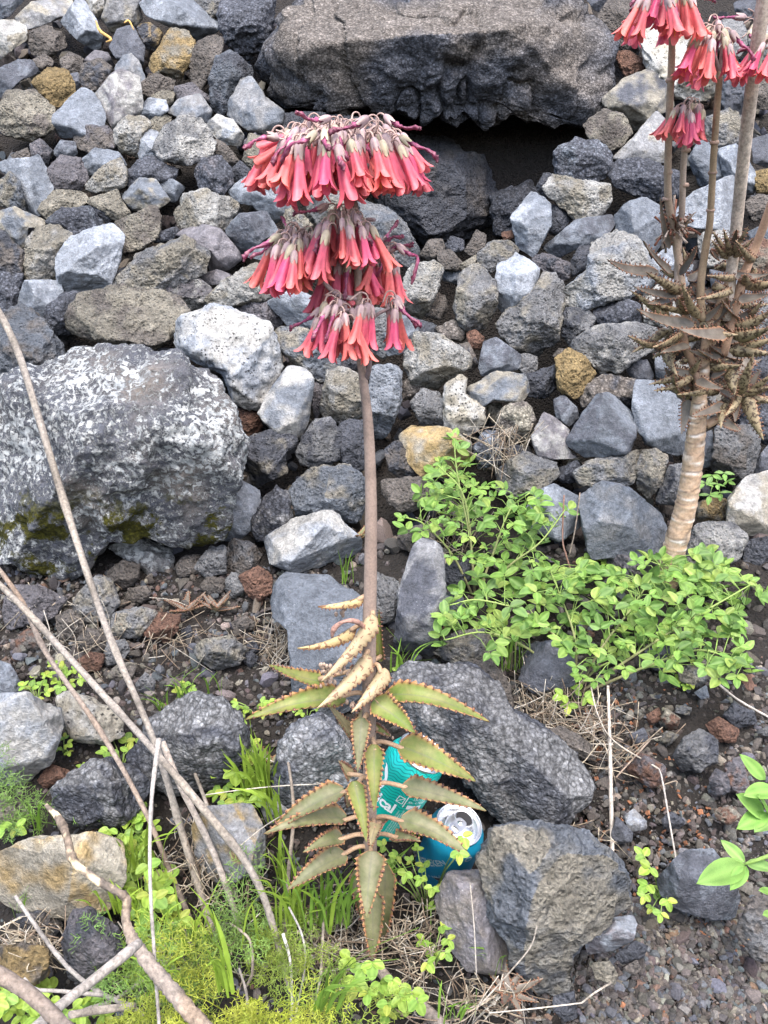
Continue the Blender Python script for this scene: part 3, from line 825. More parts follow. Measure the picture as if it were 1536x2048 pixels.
D g 1|grey rock behind the upper right flower cluster|1430,40 1480,38 1500,80 1480,112 1440,100
D l 1|light grey rock at the right edge behind the pale dead stalk|1495,60 1548,50 1548,120 1505,115
R w 2|small brown stone in front of the hollow at its left|840,510 858,480 885,480 890,505 865,525
R d 2|small dark grey stone in front of the hollow|890,490 903,472 928,480 928,500 903,507
R w 3|small upright brown stone in front of the hollow|930,500 953,460 973,470 968,495 943,512
R w 3|grey brown stone below the small stones of the hollow|875,505 900,500 925,525 913,542 880,537
R t 3|thin tan stone beside the small upright brown one|918,530 958,505 948,532 928,542
R tg 3|tan grey rock in front of the hollow left of the upright light one|955,510 983,485 1018,480 1036,500 1018,525 973,550 958,535
R pd 2|dark purple rock under the upright light blue grey one|1063,515 1088,508 1138,525 1138,555 1118,565 1078,535
R d 2|dark rough rock left of the large light rock|1143,520 1163,488 1180,490 1178,530 1143,555
R e 1|tiny reddish stone in front of the hollow|1003,465 1028,460 1028,477 1008,482
R gb 3|curved grey speckled rock right of the upper stem|720,400 770,415 798,435 828,480 838,510 823,540 770,500 730,480
R gt 2|grey tan rock behind the branches of the top flower cluster|610,400 660,380 720,385 735,430 700,470 640,450
D g 1|grey rock seen through the middle flowers|640,500 700,480 735,520 730,570 660,560
R t 1|tan rock behind the left flowers of the top cluster|500,270 545,280 562,330 520,350 490,320
R d 0|dark rock behind the left top flowers under the huge boulder|565,228 650,228 655,290 605,310 565,280
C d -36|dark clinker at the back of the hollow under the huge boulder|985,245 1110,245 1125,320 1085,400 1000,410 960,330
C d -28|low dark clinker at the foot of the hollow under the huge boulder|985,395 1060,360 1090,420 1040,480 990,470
R d -3|dark rock behind the middle of the top flower cluster|655,235 755,240 755,330 690,345 655,300
R g 2|grey rock behind the stem between the lower flower clusters|735,620 790,620 800,640 770,715 738,700
R dp 1|dark rock left of the stem under the lowest flowers|670,695 718,690 715,740 685,738
D Lb 1|blue grey rock behind the stalks in the leaves of the right plant|1305,520 1345,490 1385,530 1372,580 1312,580
R l 1|pale rock behind the left leaves of the right plant|1288,590 1335,560 1372,605 1340,655 1290,645
R lL 1|light rock behind the middle leaves of the right plant|1345,600 1400,580 1420,650 1370,700 1312,680
R tg 1|tan rock behind the lower left leaves of the right plant|1325,740 1375,715 1392,780 1345,795
D bd 1|small blue rock left of the lower leaves of the right plant|1310,708 1345,710 1342,765 1312,752
R l 1|pale rock behind the small spotted rosette of the right plant|1395,470 1455,462 1465,525 1405,535
R te 1|pinkish rock at the right edge behind the spotted leaves|1470,490 1548,480 1548,560 1485,565
D bd 1|dark blue rock behind the upper right leaves of the right plant|1420,540 1500,560 1500,620 1430,615
R g 1|grey rock at the right edge behind the broad leaves|1470,620 1548,575 1548,680 1480,690
R d 1|dark rock behind the lower right leaves of the right plant|1460,700 1548,690 1548,800 1475,800
C d 1|dark clinker rock at the right edge below the leaves|1478,805 1548,805 1548,880 1530,885 1480,850
R tg 2|tan grey rock right behind the top of the ringed trunk|1385,795 1440,780 1455,840 1400,850
D bd 1|small dark rock in the gap beside the ringed trunk|1383,880 1425,860 1425,930 1385,940
'''


def poly_radius(poly, th):
    """distance from the centre to the outline in each direction (poly is around 0,0)"""
    n = len(poly)
    ct, st = np.cos(th), np.sin(th)
    best = np.zeros(len(th))
    for i in range(n):
        a, b = poly[i], poly[(i + 1) % n]
        e = b - a
        den = ct * e[1] - st * e[0]
        den = np.where(np.abs(den) < 1e-12, 1e-12, den)
        t = (a[0] * e[1] - a[1] * e[0]) / den
        u = (a[0] * st - a[1] * ct) / den
        ok = (u >= -1e-6) & (u <= 1 + 1e-6) & (t > 0)
        best = np.where(ok & (t > best), t, best)
    return np.maximum(best, 1e-4)


def area_centroid(P):
    x, y = P[:, 0], P[:, 1]
    x2, y2 = np.roll(x, -1), np.roll(y, -1)
    c = x * y2 - x2 * y
    A = c.sum() / 2
    return abs(A), np.array([((x + x2) * c).sum() / (6 * A), ((y + y2) * c).sum() / (6 * A)])


def unit_(v):
    v = np.asarray(v, float)
    return v / np.linalg.norm(v)


def make_rock(px_poly, kind, tints, shift, seed, name, thick=0.85, sub=None, depth=None, planes=()):
    rng = np.random.RandomState(seed)
    px_poly = np.asarray(px_poly, float)
    A, c = area_centroid(px_poly)
    req_px = math.sqrt(A / math.pi)
    if depth is None:
        ymax = px_poly[:, 1].max()
        low_y = c[1] + 0.6 * (ymax - c[1]) if ymax > 1150 else c[1]
        depth = surf_depth(c[0], low_y) + 0.01 - shift * 0.01
    k = depth / F_PX
    grow = 1.06 if req_px < 150 else 1.0
    poly = np.stack([(px_poly[:, 0] - c[0]) * k * grow, -(px_poly[:, 1] - c[1]) * k * grow], 1)
    r = req_px * k
    if sub is None:
        sub = 5 if req_px > 24 else 4
        if req_px > 62 or (kind == 'C' and req_px > 45):
            sub = 6
        if req_px > 115:
            sub = 7
    D, Fc = ico(sub)
    s = np.hypot(D[:, 0], D[:, 1])
    th = np.arctan2(D[:, 1], D[:, 0])
    r2 = poly_radius(poly, th)
    # soften the corners of the outline a little
    soft = np.zeros(len(th))
    for q in (-0.16, -0.08, 0.08, 0.16):
        soft += poly_radius(poly, th + q) / 4
    r2 = 0.8 * r2 + 0.2 * np.minimum(r2, soft)
    h = r * thick
    p = {'D': 4.2, 'R': 2.7, 'V': 3.0, 'C': 2.4, 'K': 2.6}[kind]
    rho = ((s / r2) ** p + (np.abs(D[:, 2]) / h) ** p) ** (-1 / p)
    P = D * rho[:, None]
    # broken faces
    nf = {'D': 8, 'R': 6, 'V': 4, 'C': 3, 'K': 3}[kind]
    fid = np.zeros(len(P), int)
    for i in range(nf + len(planes)):
        az = rng.uniform(0, 2 * math.pi)
        tilt = rng.uniform(0.30, 1.12)
        n = np.array([math.cos(az) * math.sin(tilt), math.sin(az) * math.sin(tilt), math.cos(tilt)])
        sup = (P @ n).max()
        d = sup * (rng.uniform(0.56, 0.82) if kind in 'D' else rng.uniform(0.64, 0.88))
        if i < len(planes):
            n = unit_(planes[i][:3])
            d = (P @ n).max() * planes[i][3]
        q = P @ n
        m = q > d
        # only pull towards the centre line in depth, so that the outline stays
        f = np.where(m, d / np.maximum(q, 1e-9), 1.0)
        Pn = P * f[:, None]
        dz = np.minimum((q - d) / max(n[2], 0.35), 0.9 * h)
        Pz = P.copy()
        Pz[:, 2] -= dz
        w = np.clip(s ** 3, 0, 1)[:, None]
        P = np.where(m[:, None], Pn * (1 - w) + Pz * w, P)
        fid = np.where(m, min(i + 1, nf), fid)
    # relief
    big_one = req_px > 200
    off = rng.uniform(-50, 50, 3)
    Q = P / r
    nrm = D / np.linalg.norm(D, axis=1)[:, None]
    low = fbm(Q * 1.6 + off, 3, seed)
    mid = fbm(Q * 4.2 + off, 4, seed + 9)
    if kind == 'D':
        strata = fbm(np.stack([Q[:, 0] * 1.2, Q[:, 1] * 1.2 + Q[:, 0] * rng.uniform(-1, 1), Q[:, 2] * 5], 1) + off, 3, seed + 3)
        disp = 0.05 * low + 0.05 * mid + 0.04 * strata + 0.012 * fbm(Q * 11 + off, 2, seed + 31)
    elif kind in 'RV':
        rid = fbm(Q * 3.0 + off, 4, seed + 4, ridged=True)
        disp = 0.09 * low + 0.085 * mid + 0.075 * rid + 0.03 * fbm(Q * 11 + off, 2, seed + 31)
    elif kind == 'K':
        rid = fbm(Q * 3.5 + off, 5, seed + 4, ridged=True)
        wd, _ = worley(P / 0.07 + off + 0.4 * mid[:, None], seed)
        fin = fbm(P / 0.022 + off, 4, seed + 8, 0.6)
        wd2, _ = worley(P / 0.03 + off + 0.5 * mid[:, None], seed + 2)
        disp = 0.09 * low + 0.06 * mid + 0.09 * rid + 0.20 * (0.5 - wd) + 0.06 * (0.5 - wd2) + 0.07 * fin
    else:
        lump = 0.085 if big_one else 0.055          # cauliflower lumps, then a granular skin at real size
        wd, _ = worley(P / lump + off, seed)
        wd2, _ = worley(P / 0.026 + off, seed + 5)
        wd3, _ = worley(P / 0.012 + off + 0.1 * mid[:, None], seed + 6)
        rid = fbm(Q * 3.0 + off, 4, seed + 4, ridged=True)
        fin = fbm(P / 0.03 + off, 4, seed + 8, 0.6)
        crack = np.abs(fbm(np.stack([Q[:, 0] * 2.6, Q[:, 1] * .7, Q[:, 2] * 1.2], 1) + off, 3, seed + 12)) if big_one else 1.0
        disp = (0.10 if big_one else 0.07) * low + 0.05 * mid + 0.05 * rid + 0.03 * fin - (0.16 * np.exp(-(crack / .05) ** 2) if big_one else 0) + (lump * (0.34 if big_one else 0.22) * (0.6 - wd) + 0.008 * (0.5 - wd2) + 0.005 * (0.5 - wd3)) / (r * min(1.0, 0.07 / r) ** 0.55)
    big = min(1.0, 0.07 / r) ** 0.55
    P = P + nrm * (disp * r * big)[:, None]
    # tints: fresh broken face or weathered skin
    ta = np.array(TINT[tints[0]])
    tb = np.array(TINT[tints[1] if len(tints) > 1 else tints[0]])
    jit = 1 + rng.uniform(-0.10, 0.10)
    ftone = rng.uniform(0.86, 1.16, nf + 1)
    fmix = rng.uniform(0.0, 1.0, nf + 1)
    w = np.clip(0.5 + 1.6 * (0.6 * low + 0.7 * fbm(Q * 2.2 - off, 4, seed + 21)) + 0.9 * (fmix[fid] - 0.62), 0, 1)
    w = w * w * (3 - 2 * w)
    col = (ta * (1 - w)[:, None] + tb * w[:, None]) * (ftone[fid] * jit * (1 + 0.18 * mid))[:, None]
    col = np.clip(col, 0.01, 0.8)
    d0 = ray(c[0], c[1])
    dn = d0 / np.linalg.norm(d0)
    W = np.outer(P[:, 0], RIGHT) + np.outer(P[:, 1], UPV) - np.outer(P[:, 2], dn)
    loc = CAM + d0 * depth
    # away from the viewer the rock is a little deeper-set
    mat = M[{'D': 'dense', 'R': 'rough', 'V': 'vesicular', 'C': 'clinker', 'K': 'lichen'}[kind]]
    me = new_mesh(name, W, Fc, mat, True, {'tint': col})
    return link(name, me, None, loc)


GROUP_WALL, GROUP_GROUND = 'rocks piled in the lava stone wall', 'stones lying on the ground'
for i, line in enumerate(ROCKS.strip().split('\n')):
    head, label, pts = line.split('|')
    kind, tints, shift = head.split()
    poly = [tuple(map(float, q.split(','))) for q in pts.split()]
    cy = np.mean([q[1] for q in poly])
    A, c = area_centroid(np.array(poly))
    req = math.sqrt(A / math.pi)
    nm = 'boulder' if 'boulder' in label.split(' with')[0] and req > 55 and 'left of' not in label[:3] and \
        any(label.startswith(s) for s in ('huge', 'great', 'big dark clinker boulder', 'black clinker boulder', 'lower black', 'big pale pitted boulder')) else ('stone' if ' stone' in label.split(' under ')[0] or 'pebble' in label else 'rock')
    thick = 0.85
    dep = None
    planes = ()
    if label.startswith('huge'):
        thick, dep = 0.85, surf_depth(850, 200) + 0.04
        planes = ((.05, -.62, .78, .55), (-.05, .85, .5, .70))
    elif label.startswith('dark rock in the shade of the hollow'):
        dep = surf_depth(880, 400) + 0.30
    elif label.startswith('great'):
        thick = 0.8
        planes = ((-.45, -.5, .74, .6), (.45, .55, .7, .6))
    o = make_rock(poly, kind, tints, float(shift), 100 + i * 7, nm, thick, None, dep, planes)
    tag(o, label, nm, GROUP_GROUND if nm == 'stone' else GROUP_WALL)

# the lichen boulder: a big rounded one, deeper relief
LB = [(-60, 790), (0, 745), (70, 725), (130, 700), (200, 680), (300, 690), (350, 705), (430, 765), (478, 850),
               (488, 900), (470, 1000), (455, 1060), (420, 1095), (350, 1098), (290, 1075), (225, 1090), (195, 1130), (150, 1180),
               (90, 1165), (0, 1130), (-60, 1120)]
o = make_rock([(x - 6, 925 + (y - 925) * .95) if x > 100 else (x, 925 + (y - 925) * .95) for x, y in LB], 'K', 'dw', 9, 4242, 'boulder', 0.8, 7, None, ((.1, -.66, .74, .56),))
tag(o, 'big rounded boulder crusted with white lichen and moss at the left', 'boulder', GROUP_WALL)


# rubble that fills the gaps behind the rocks, and the gravel of the ground
def scatter_stones(name, spots, sizes, tints, mat, label, seed, sub=2):
    rng = np.random.RandomState(seed)
    V0, F0 = ico(sub)
    protos = []
    for k in range(10):
        q = V0 * (1 + 0.28 * fbm(V0 * 1.3 + k * 7.7, 3, k + 50)[:, None])
        n = rng.normal(size=(7, 3))
        n /= np.linalg.norm(n, axis=1)[:, None]
        for m in n:
            d = q @ m
            q = q - np.outer(np.maximum(d - 0.45, 0), m)
        protos.append(q)
    nv, N = len(V0), len(spots)
    V = np.empty((N, nv, 3))
    for i in range(N):
        u = rng.normal(size=4)
        R = np.array(Quaternion(u / np.linalg.norm(u)).to_matrix())
        V[i] = (protos[rng.randint(10)] * np.array([1, rng.uniform(.65, 1), rng.uniform(.55, .9)])) @ R.T * sizes[i] + spots[i]
    Fa = (F0[None] + (np.arange(N) * nv)[:, None, None]).reshape(-1, 3)
    col = np.repeat(tints, nv, axis=0)
    o = link(name, new_mesh(name, V.reshape(-1, 3), Fa.astype(np.int32), mat, False, {'tint': col}))
    return tag(o, label, None, None, 'stuff')


def pick_tints(rng, n, table):
    names, p = zip(*table)
    p = np.array(p) / sum(p)
    k = rng.choice(len(names), n, p=p)
    base = np.array([names[q] for q in k])
    return np.clip(base * rng.uniform(0.65, 1.35, (n, 1)) * rng.uniform(0.93, 1.07, (n, 3)), 0.008, 0.6)


rng = np.random.RandomState(7)
sp = []
while len(sp) < 1500:
    y = rng.uniform(Y_FOOT + 0.03, 1.75)
    x = rng.uniform(-1.15, 1.2)
    z = float(soil_z(np.array([x]), np.array([y]))[0])
    c = at(960, 350, surf_depth(960, 350))
    if ((x - c[0]) / 0.42) ** 2 + ((y - c[1]) / 0.36) ** 2 < 1:
        continue
    sp.append((x, y, z + rng.uniform(-0.01, 0.035)))
sp = np.array(sp)
scatter_stones('rubble', sp, rng.uniform(0.014, 0.036, len(sp)),
               pick_tints(rng, len(sp), [((.075, .08, .095), 4), ((.12, .10, .085), 3), ((.06, .055, .055), 3), ((.10, .09, .075), 1)]),
               M['gravel'], 'small dark rubble filling the gaps between the wall rocks', 11, 2)

# the same pile goes on beyond the picture, and behind the flowers
sp2, sz2 = [], []
while len(sp2) < 900:
    x, y = rng.uniform(-2.3, 2.3), rng.uniform(.25, 2.8)
    z = float(soil_z(np.array([x]), np.array([y]))[0])
    d = np.array([x, y, z + .06]) - CAM
    k = d @ FWD
    px, py = CXP + F_PX * (d @ RIGHT) / k, CYP - F_PX * (d @ UPV) / k
    outside = px < -50 or px > 1586 or py < -60
    if not (outside or (500 < px < 800 and 250 < py < 560)) or (y < Y_FOOT and rng.uniform() > .25):
        continue
    r = rng.uniform(.03, .065) if outside else rng.uniform(.03, .05)
    sp2.append((x, y, z + (r * .4 if y < Y_FOOT else rng.uniform(.03, .09))))
    sz2.append(r)
scatter_stones('rubble', np.array(sp2), np.array(sz2), pick_tints(rng, len(sp2), [(TINT['b'], 3), (TINT['g'], 3), (TINT['w'], 3), (TINT['t'], 2), (TINT['d'], 3), (TINT['L'], 1)]),
               M['rough'], 'larger rubble of the same pile behind the flowers and beyond the picture', 14, 3)

sp, sz = [], []


def gravel(n, region, smin, smax, power=2.2):
    m = 0
    x0, y0, x1, y1 = region
    while m < n:
        px, py = rng.uniform(x0, x1), rng.uniform(y0, y1)
        p = ground(px, py)
        if p[1] > Y_FOOT + 0.01:
            continue
        s = smin + (smax - smin) * rng.uniform() ** power
        sp.append(p + np.array([0, 0, s * 0.35]))
        sz.append(s)
        m += 1


gravel(9000, (1020, 1330, 1580, 2080), 0.0013, 0.0075, 2.0)
gravel(2200, (1180, 1800, 1580, 2080), 0.002, 0.0085, 1.6)
gravel(160, (1180, 1380, 1580, 2080), 0.007, 0.014, 1.5)
gravel(4500, (-40, 1130, 640, 1450), 0.0015, 0.008, 2.0)
gravel(150, (-40, 1150, 560, 1400), 0.008, 0.018, 1.4)
gravel(3500, (-40, 1450, 1000, 2080), 0.0015, 0.007, 2.0)
gravel(1500, (640, 1020, 1580, 1450), 0.002, 0.010, 2.0)
gravel(160, (640, 1020, 1580, 1380), 0.009, 0.02, 1.4)
gravel(900, (-700, 1130, -40, 2080), .003, .012, 1.6)
gravel(900, (1580, 1180, 2300, 2080), .003, .012, 1.6)
sp, sz = np.array(sp), np.array(sz)
tn = .9 * pick_tints(rng, len(sp), [((.065, .058, .055), 5), ((.086, .072, .064), 4), ((.13, .118, .105), 2.5),
                ((.21, .19, .155), 0.9), ((.12, .075, .055), .5), ((.09, .096, .108), 2.5)])
bg_ = sz > 0.0042
scatter_stones('gravel', sp[bg_], sz[bg_], tn[bg_], M['gravel'], 'reddish brown and grey volcanic gravel covering the ground', 12, 2)
scatter_stones('gravel', sp[~bg_], sz[~bg_], tn[~bg_], M['gravel'], 'fine volcanic grit between the gravel on the ground', 13, 1)
# ------------------------------------------------------------------ plant materials
def plant_mat(name, rough=0.6, trans=0.0, vary=0.25, scale=120, bump=0.0, spec=0.35):
    T = NT(name)
    co = T.coord()
    n = T.noise(co, scale, 4, 0.65)
    rnd = T.n('ShaderNodeObjectInfo').outputs['Random']
    col = T.scale_col(T.attr('tint'), T.math('MULTIPLY', T.mr(n, 0.3, 0.7, 1 - vary, 1 + vary), T.mr(rnd, 0, 1, .78, 1.2)))
    T.set('Base Color', col)
    T.set('Roughness', rough)
    T.set('Specular IOR Level', spec)
    if bump:
        T.bump(T.noise(co, scale * 2.2, 4, 0.7), bump, 0.002)
    if trans:
        tr = T.n('ShaderNodeBsdfTranslucent')
        T.lk(col, tr.inputs[0])
        mx = T.n('ShaderNodeMixShader')
        mx.inputs[0].default_value = trans
        T.lk(T.b.outputs[0], mx.inputs[1])
        T.lk(tr.outputs[0], mx.inputs[2])
        T.lk(mx.outputs[0], T.out.inputs[0])
    return T.m


M['petal'] = plant_mat('petal', 0.45, 0.28, 0.14, 260)
M['calyx'] = plant_mat('calyx', 0.6, 0.1, 0.2, 240)
M['stalk'] = plant_mat('flower_stalk', 0.75, 0, 0.22, 420, 0.3)
M['dry'] = plant_mat('dry_stalk', 0.9, 0, 0.45, 230, 0.6)
M['trunk'] = plant_mat('trunk_bark', 0.85, 0, 0.3, 160, 0.5)
M['green'] = plant_mat('green_leaf', 0.5, 0.35, 0.2, 90)
M['grass'] = plant_mat('grass_blade', 0.55, 0.35, 0.15, 60)
M['fennel'] = plant_mat('feathery_leaf', 0.6, 0.3, 0.2, 40)


def kalanchoe_leaf_mat(name, top, top2, edge, under, spot, spot_amt):
    T = NT(name)
    co = T.coord()
    e = T.attr('edge', 'Fac')
    side = T.attr('under', 'Fac')
    bead = T.attr('bead', 'Fac')
    n = T.noise(co, 70, 4, 0.6)
    c_top = T.mix(T.mr(n, 0.35, 0.65, 0, 1), top, top2)
    mid = T.mr(e, 0.0, 0.10, 1, 0)
    c_top = T.mix(T.math('MULTIPLY', mid, 0.45), c_top, (0.10, 0.10, 0.075))
    c_top = T.mix(T.mr(e, 0.62, 0.98, 0, 1, True), c_top, edge)
    # dark blotches of the underside and along the margin
    st = T.n('ShaderNodeMapping')
    T.lk(co, st.inputs[0])
    v = T.noise(co, 210, 2, 0.5, 0.6)
    blot = T.mr(v, 0.56 - 0.05 * spot_amt, 0.60 - 0.05 * spot_amt, 0, 1)
    c_un = T.mix(T.math('MULTIPLY', blot, 0.9), under, spot)
    c_un = T.mix(T.mr(e, 0.8, 1.0, 0, 0.7), c_un, edge)
    c = T.mix(side, c_top, c_un)
    c = T.mix(bead, c, T.mix(T.mr(T.noise(co, 300), 0.4, 0.6, 0, 1), (0.06, 0.03, 0.028), (0.24, 0.115, 0.065)))
    T.set('Base Color', c)
    streak = T.noise(co, 45, 5, 0.7, 0.6)
    c = T.scale_col(c, T.mr(streak, .3, .7, .72, 1.28))
    T.set('Base Color', c)
    T.set('Roughness', 0.5)
    T.set('Specular IOR Level', 0.3)
    T.bump(T.noise(co, 180, 4, 0.6), 0.35, 0.0012)
    return T.m


M['leaf_green'] = kalanchoe_leaf_mat('kalanchoe_leaf', (.100, .140, .028), (.165, .165, .050), (.34, .17, .075), (.42, .31, .15), (.13, .06, .035), 0.4)
M['leaf_olive'] = kalanchoe_leaf_mat('kalanchoe_leaf_olive', (.105, .118, .050), (.165, .158, .090), (.34, .175, .08), (.40, .30, .15), (.12, .06, .04), 0.5)
M['leaf_cream'] = kalanchoe_leaf_mat('kalanchoe_leaf_folded', (.24, .21, .11), (.30, .25, .14), (.36, .22, .12), (.37, .29, .175), (.17, .095, .06), -0.35)
M['leaf_brown'] = kalanchoe_leaf_mat('kalanchoe_leaf_brown', (.11, .095, .08), (.17, .15, .125), (.29, .16, .095), (.25, .20, .12), (.05, .032, .02), 1.0)


def unit(v):
    v = np.asarray(v, float)
    return v / (np.linalg.norm(v) + 1e-12)


def kleaf(base, tip, hw, normal, fold=0.45, bend=0.06, seed=0, nt=53, teeth=13, thick=0.0022, auricle=0.8, beads=True, curl=0.0):
    """a fleshy, toothed, keeled leaf between two points (returned around its base point)"""
    rng = np.random.RandomState(seed)
    base, tip = np.asarray(base), np.asarray(tip)
    ax = tip - base
    L = np.linalg.norm(ax)
    ax = ax / L
    n0 = unit(normal - ax * np.dot(normal, ax))
    b0 = np.cross(n0, ax)
    us = np.array([-1, -0.82, -0.5, -0.22, 0, 0.22, 0.5, 0.82, 1])
    nu = len(us)
    ts = np.linspace(0, 1, nt)
    top, bot, E = [], [], []
    wave = rng.uniform(0, 6.28)
    for t in ts:
        w = hw * (min(1, (t + 0.02) / 0.14) ** 0.55) * (1 - t ** 1.35) ** 0.82 * 1.06
        if t < 0.12:
            w *= auricle + (1 - auricle) * t / 0.12
        saw = (t * teeth) % 1.0
        tooth = 1 + 0.34 * (saw - 0.5) * min(1, t * 6) * (1 if t < 0.97 else 0)
        c = base + ax * (t * L) + n0 * (bend * L * math.sin(math.pi * t ** 0.9)) - n0 * (curl * L * t * t)
        c = c + b0 * (0.03 * L * math.sin(2.5 * t + wave))
        for u in us:
            ww = w * (tooth if abs(u) > 0.9 else 1)
            f = fold * abs(u) ** 1.25
            lat = ww * u * math.cos(f * 0.9)
            up = ww * abs(u) * math.sin(f) + 0.05 * hw * math.sin(9 * t + 3 * u + wave) * abs(u)
            p = c + b0 * lat + n0 * up
            th = thick * (1 - abs(u) ** 3) * (0.5 + 0.5 * (1 - t)) + 0.0003
            top.append(p + n0 * th * 0.4)
            bot.append(p - n0 * th)
            E.append(abs(u))
    B = Bag()
    V = np.array(top + bot)
    E = np.array(E + E)
    un = np.array([0.0] * len(top) + [1.0] * len(bot))
    o = len(top)
    F = []
    for i in range(nt - 1):
        for j in range(nu - 1):
            a = i * nu + j
            F.append((a, a + 1, a + nu + 1, a + nu))
            F.append((o + a, o + a + nu, o + a + nu + 1, o + a + 1))
        for j, fl in ((0, False), (nu - 1, True)):
            a = i * nu + j
            q = (a, a + nu, o + a + nu, o + a)
            F.append(q[::-1] if fl else q)
    F.append(tuple(range(nu)) + tuple(range(o + nu - 1, o - 1, -1)))
    B.add(V - base, F, edge=E, under=un, bead=np.zeros(len(V)))
    if beads:
        bv, bf = ico(1)
        T = np.array(top).reshape(nt, nu, 3)
        for k in range(1, teeth):
            i = min(nt - 2, int(round((k - 0.12) / teeth * (nt - 1))))
            for j in (0, nu - 1):
                if rng.uniform() < 0.12:
                    continue
                out = unit(T[i, j] - T[i, nu // 2])
                r = rng.uniform(0.0008, 0.0015) * min(1.3, 0.6 + hw * 28)
                c = T[i, j] + out * r * 0.8 - base
                B.add(bv * r * np.array([1, 1, 1.0]) + c + np.outer(bv @ out, out) * r * 0.9, bf, edge=np.ones(12), under=np.zeros(12), bead=np.ones(12))
    return B


TO_CAM = lambda p: unit(CAM - np.asarray(p))


def add_leaf(root, loc0, b, t, hw_px, yb, yt, mat, fold=0.35, bend=0.05, flip=False, up_w=0.9, cam_w=0.7, side=0.0, seed=0, curl=0.0,
             stem_at=None, petiole_r=0.0024, pet_tint=(.36, .24, .15), label=None, teeth=13):
    P, Q = on_y(b[0], b[1], yb), on_y(t[0], t[1], yt)
    dep = np.dot(P - CAM, FWD)
    hw = hw_px * dep / F_PX * 1.22
    nrm = np.array([side, 0, up_w]) + cam_w * TO_CAM(P)
    if flip:
        nrm = -nrm
    o = link('leaf', kleaf(P, Q, hw, nrm, fold, bend, seed, curl=curl, teeth=teeth).mesh('leaf', mat), root, P - loc0)
    if label:
        o['label'] = label
    if stem_at is not None:
        S = np.asarray(stem_at)
        ax = unit(Q - P)
        mid = 0.5 * (S + P) + np.array([0, 0, 0.004])
        v, f, a = tube(catmull([S, mid, P + ax * 0.006], 5), [petiole_r * 1.2, petiole_r, petiole_r * 1.1], 7)
        link('petiole', new_mesh('petiole', v - P, f, M['stalk'], True, {'tint': np.tile(pet_tint, (len(v), 1))}), o)
    return o


# ------------------------------------------------------------------ flowers
PET_A, PET_B, PET_C = np.array([.56, .075, .15]), np.array([.72, .115, .115]), np.array([.84, .34, .33])


def corolla_mesh(seed, L=0.028, tone=0.0):
    rng = np.random.RandomState(seed)
    ns, nr = 32, 13
    ang = np.linspace(0, 2 * math.pi, ns, endpoint=False)
    tw = rng.uniform(-0.3, 0.3)
    prof_t = [0, .12, .3, .5, .66, .8, .92, 1.0]
    prof_r = [.0020, .0029, .0036, .0043, .0051, .0058, .0065, .0069]
    bendx, bendy = rng.uniform(-.10, .10), rng.uniform(-.06, .06)
    V, C = [], []
    lobe_len = rng.uniform(0.85, 1.1, 4)
    flare = rng.uniform(0.7, 1.35, 4)
    for k in range(nr):
        t = k / (nr - 1)
        r = np.interp(t, prof_t, prof_r)
        for i, a in enumerate(ang):
            q = a + tw * t
            lob = abs(math.cos(2 * a))               # 1 at the lobe middle, 0 at the slit
            li = int(((a + math.pi / 4) % (2 * math.pi)) / (math.pi / 2)) % 4
            z = -0.006 - L * 0.80 * min(t / 0.68, 1)
            rr = r * (1 + 0.10 * math.cos(4 * a))
            if t > 0.68:
                s = (t - 0.68) / 0.32
                z -= L * 0.30 * s * (0.06 + 0.94 * lob ** 0.62) * lobe_len[li]
                rr *= 1 + 0.34 * s ** 1.6 * flare[li] * lob ** 1.5 - 0.10 * s * (1 - lob)
            V.append((rr * math.cos(q) + bendx * t * t * L, rr * math.sin(q) + bendy * t * t * L, z))
            c = PET_A * (1 - t) + PET_B * t
            c = c * (1 - 0.45 * (1 - lob) ** 2 * (t > 0.45)) + (PET_C - c) * (0.34 * (lob ** 4) * (0.2 + 0.8 * t) + 0.10 * abs(math.sin(6 * a)))
            c = c * rng.uniform(.9, 1.1)
            if t < 0.2:
                c = c * 0.65 + np.array([.45, .28, .18]) * 0.35
            # some are more magenta, some more coral, some yellowish at the base
            if tone > 0:
                c = c + (np.array([.74, .20, .13]) - c) * tone * (1 - 0.4 * t)
            elif tone < 0:
                c = c + (np.array([.52, .05, .20]) - c) * (-tone)
            C.append(c)
    F = [(k * ns + i, k * ns + (i + 1) % ns, (k + 1) * ns + (i + 1) % ns, (k + 1) * ns + i) for k in range(nr - 1) for i in range(ns)]
    B = Bag()
    B.add(V, [q[::-1] for q in F], tint=np.array(C))
    # stamens showing at the mouth
    for j in range(3):
        a = rng.uniform(0, 6.28)
        p0 = np.array([0.001 * math.cos(a), 0.001 * math.sin(a), -0.02])
        p1 = np.array([0.0025 * math.cos(a) + bendx * L, 0.0025 * math.sin(a) + bendy * L, -0.006 - L * rng.uniform(.9, 1.02)])
        v, f, _ = tube([p0, 0.5 * (p0 + p1), p1], 0.00035, 4)
        B.add(v, f, tint=np.tile((.8, .42, .08), (len(v), 1)))
    return B.mesh('flower', M['petal'])


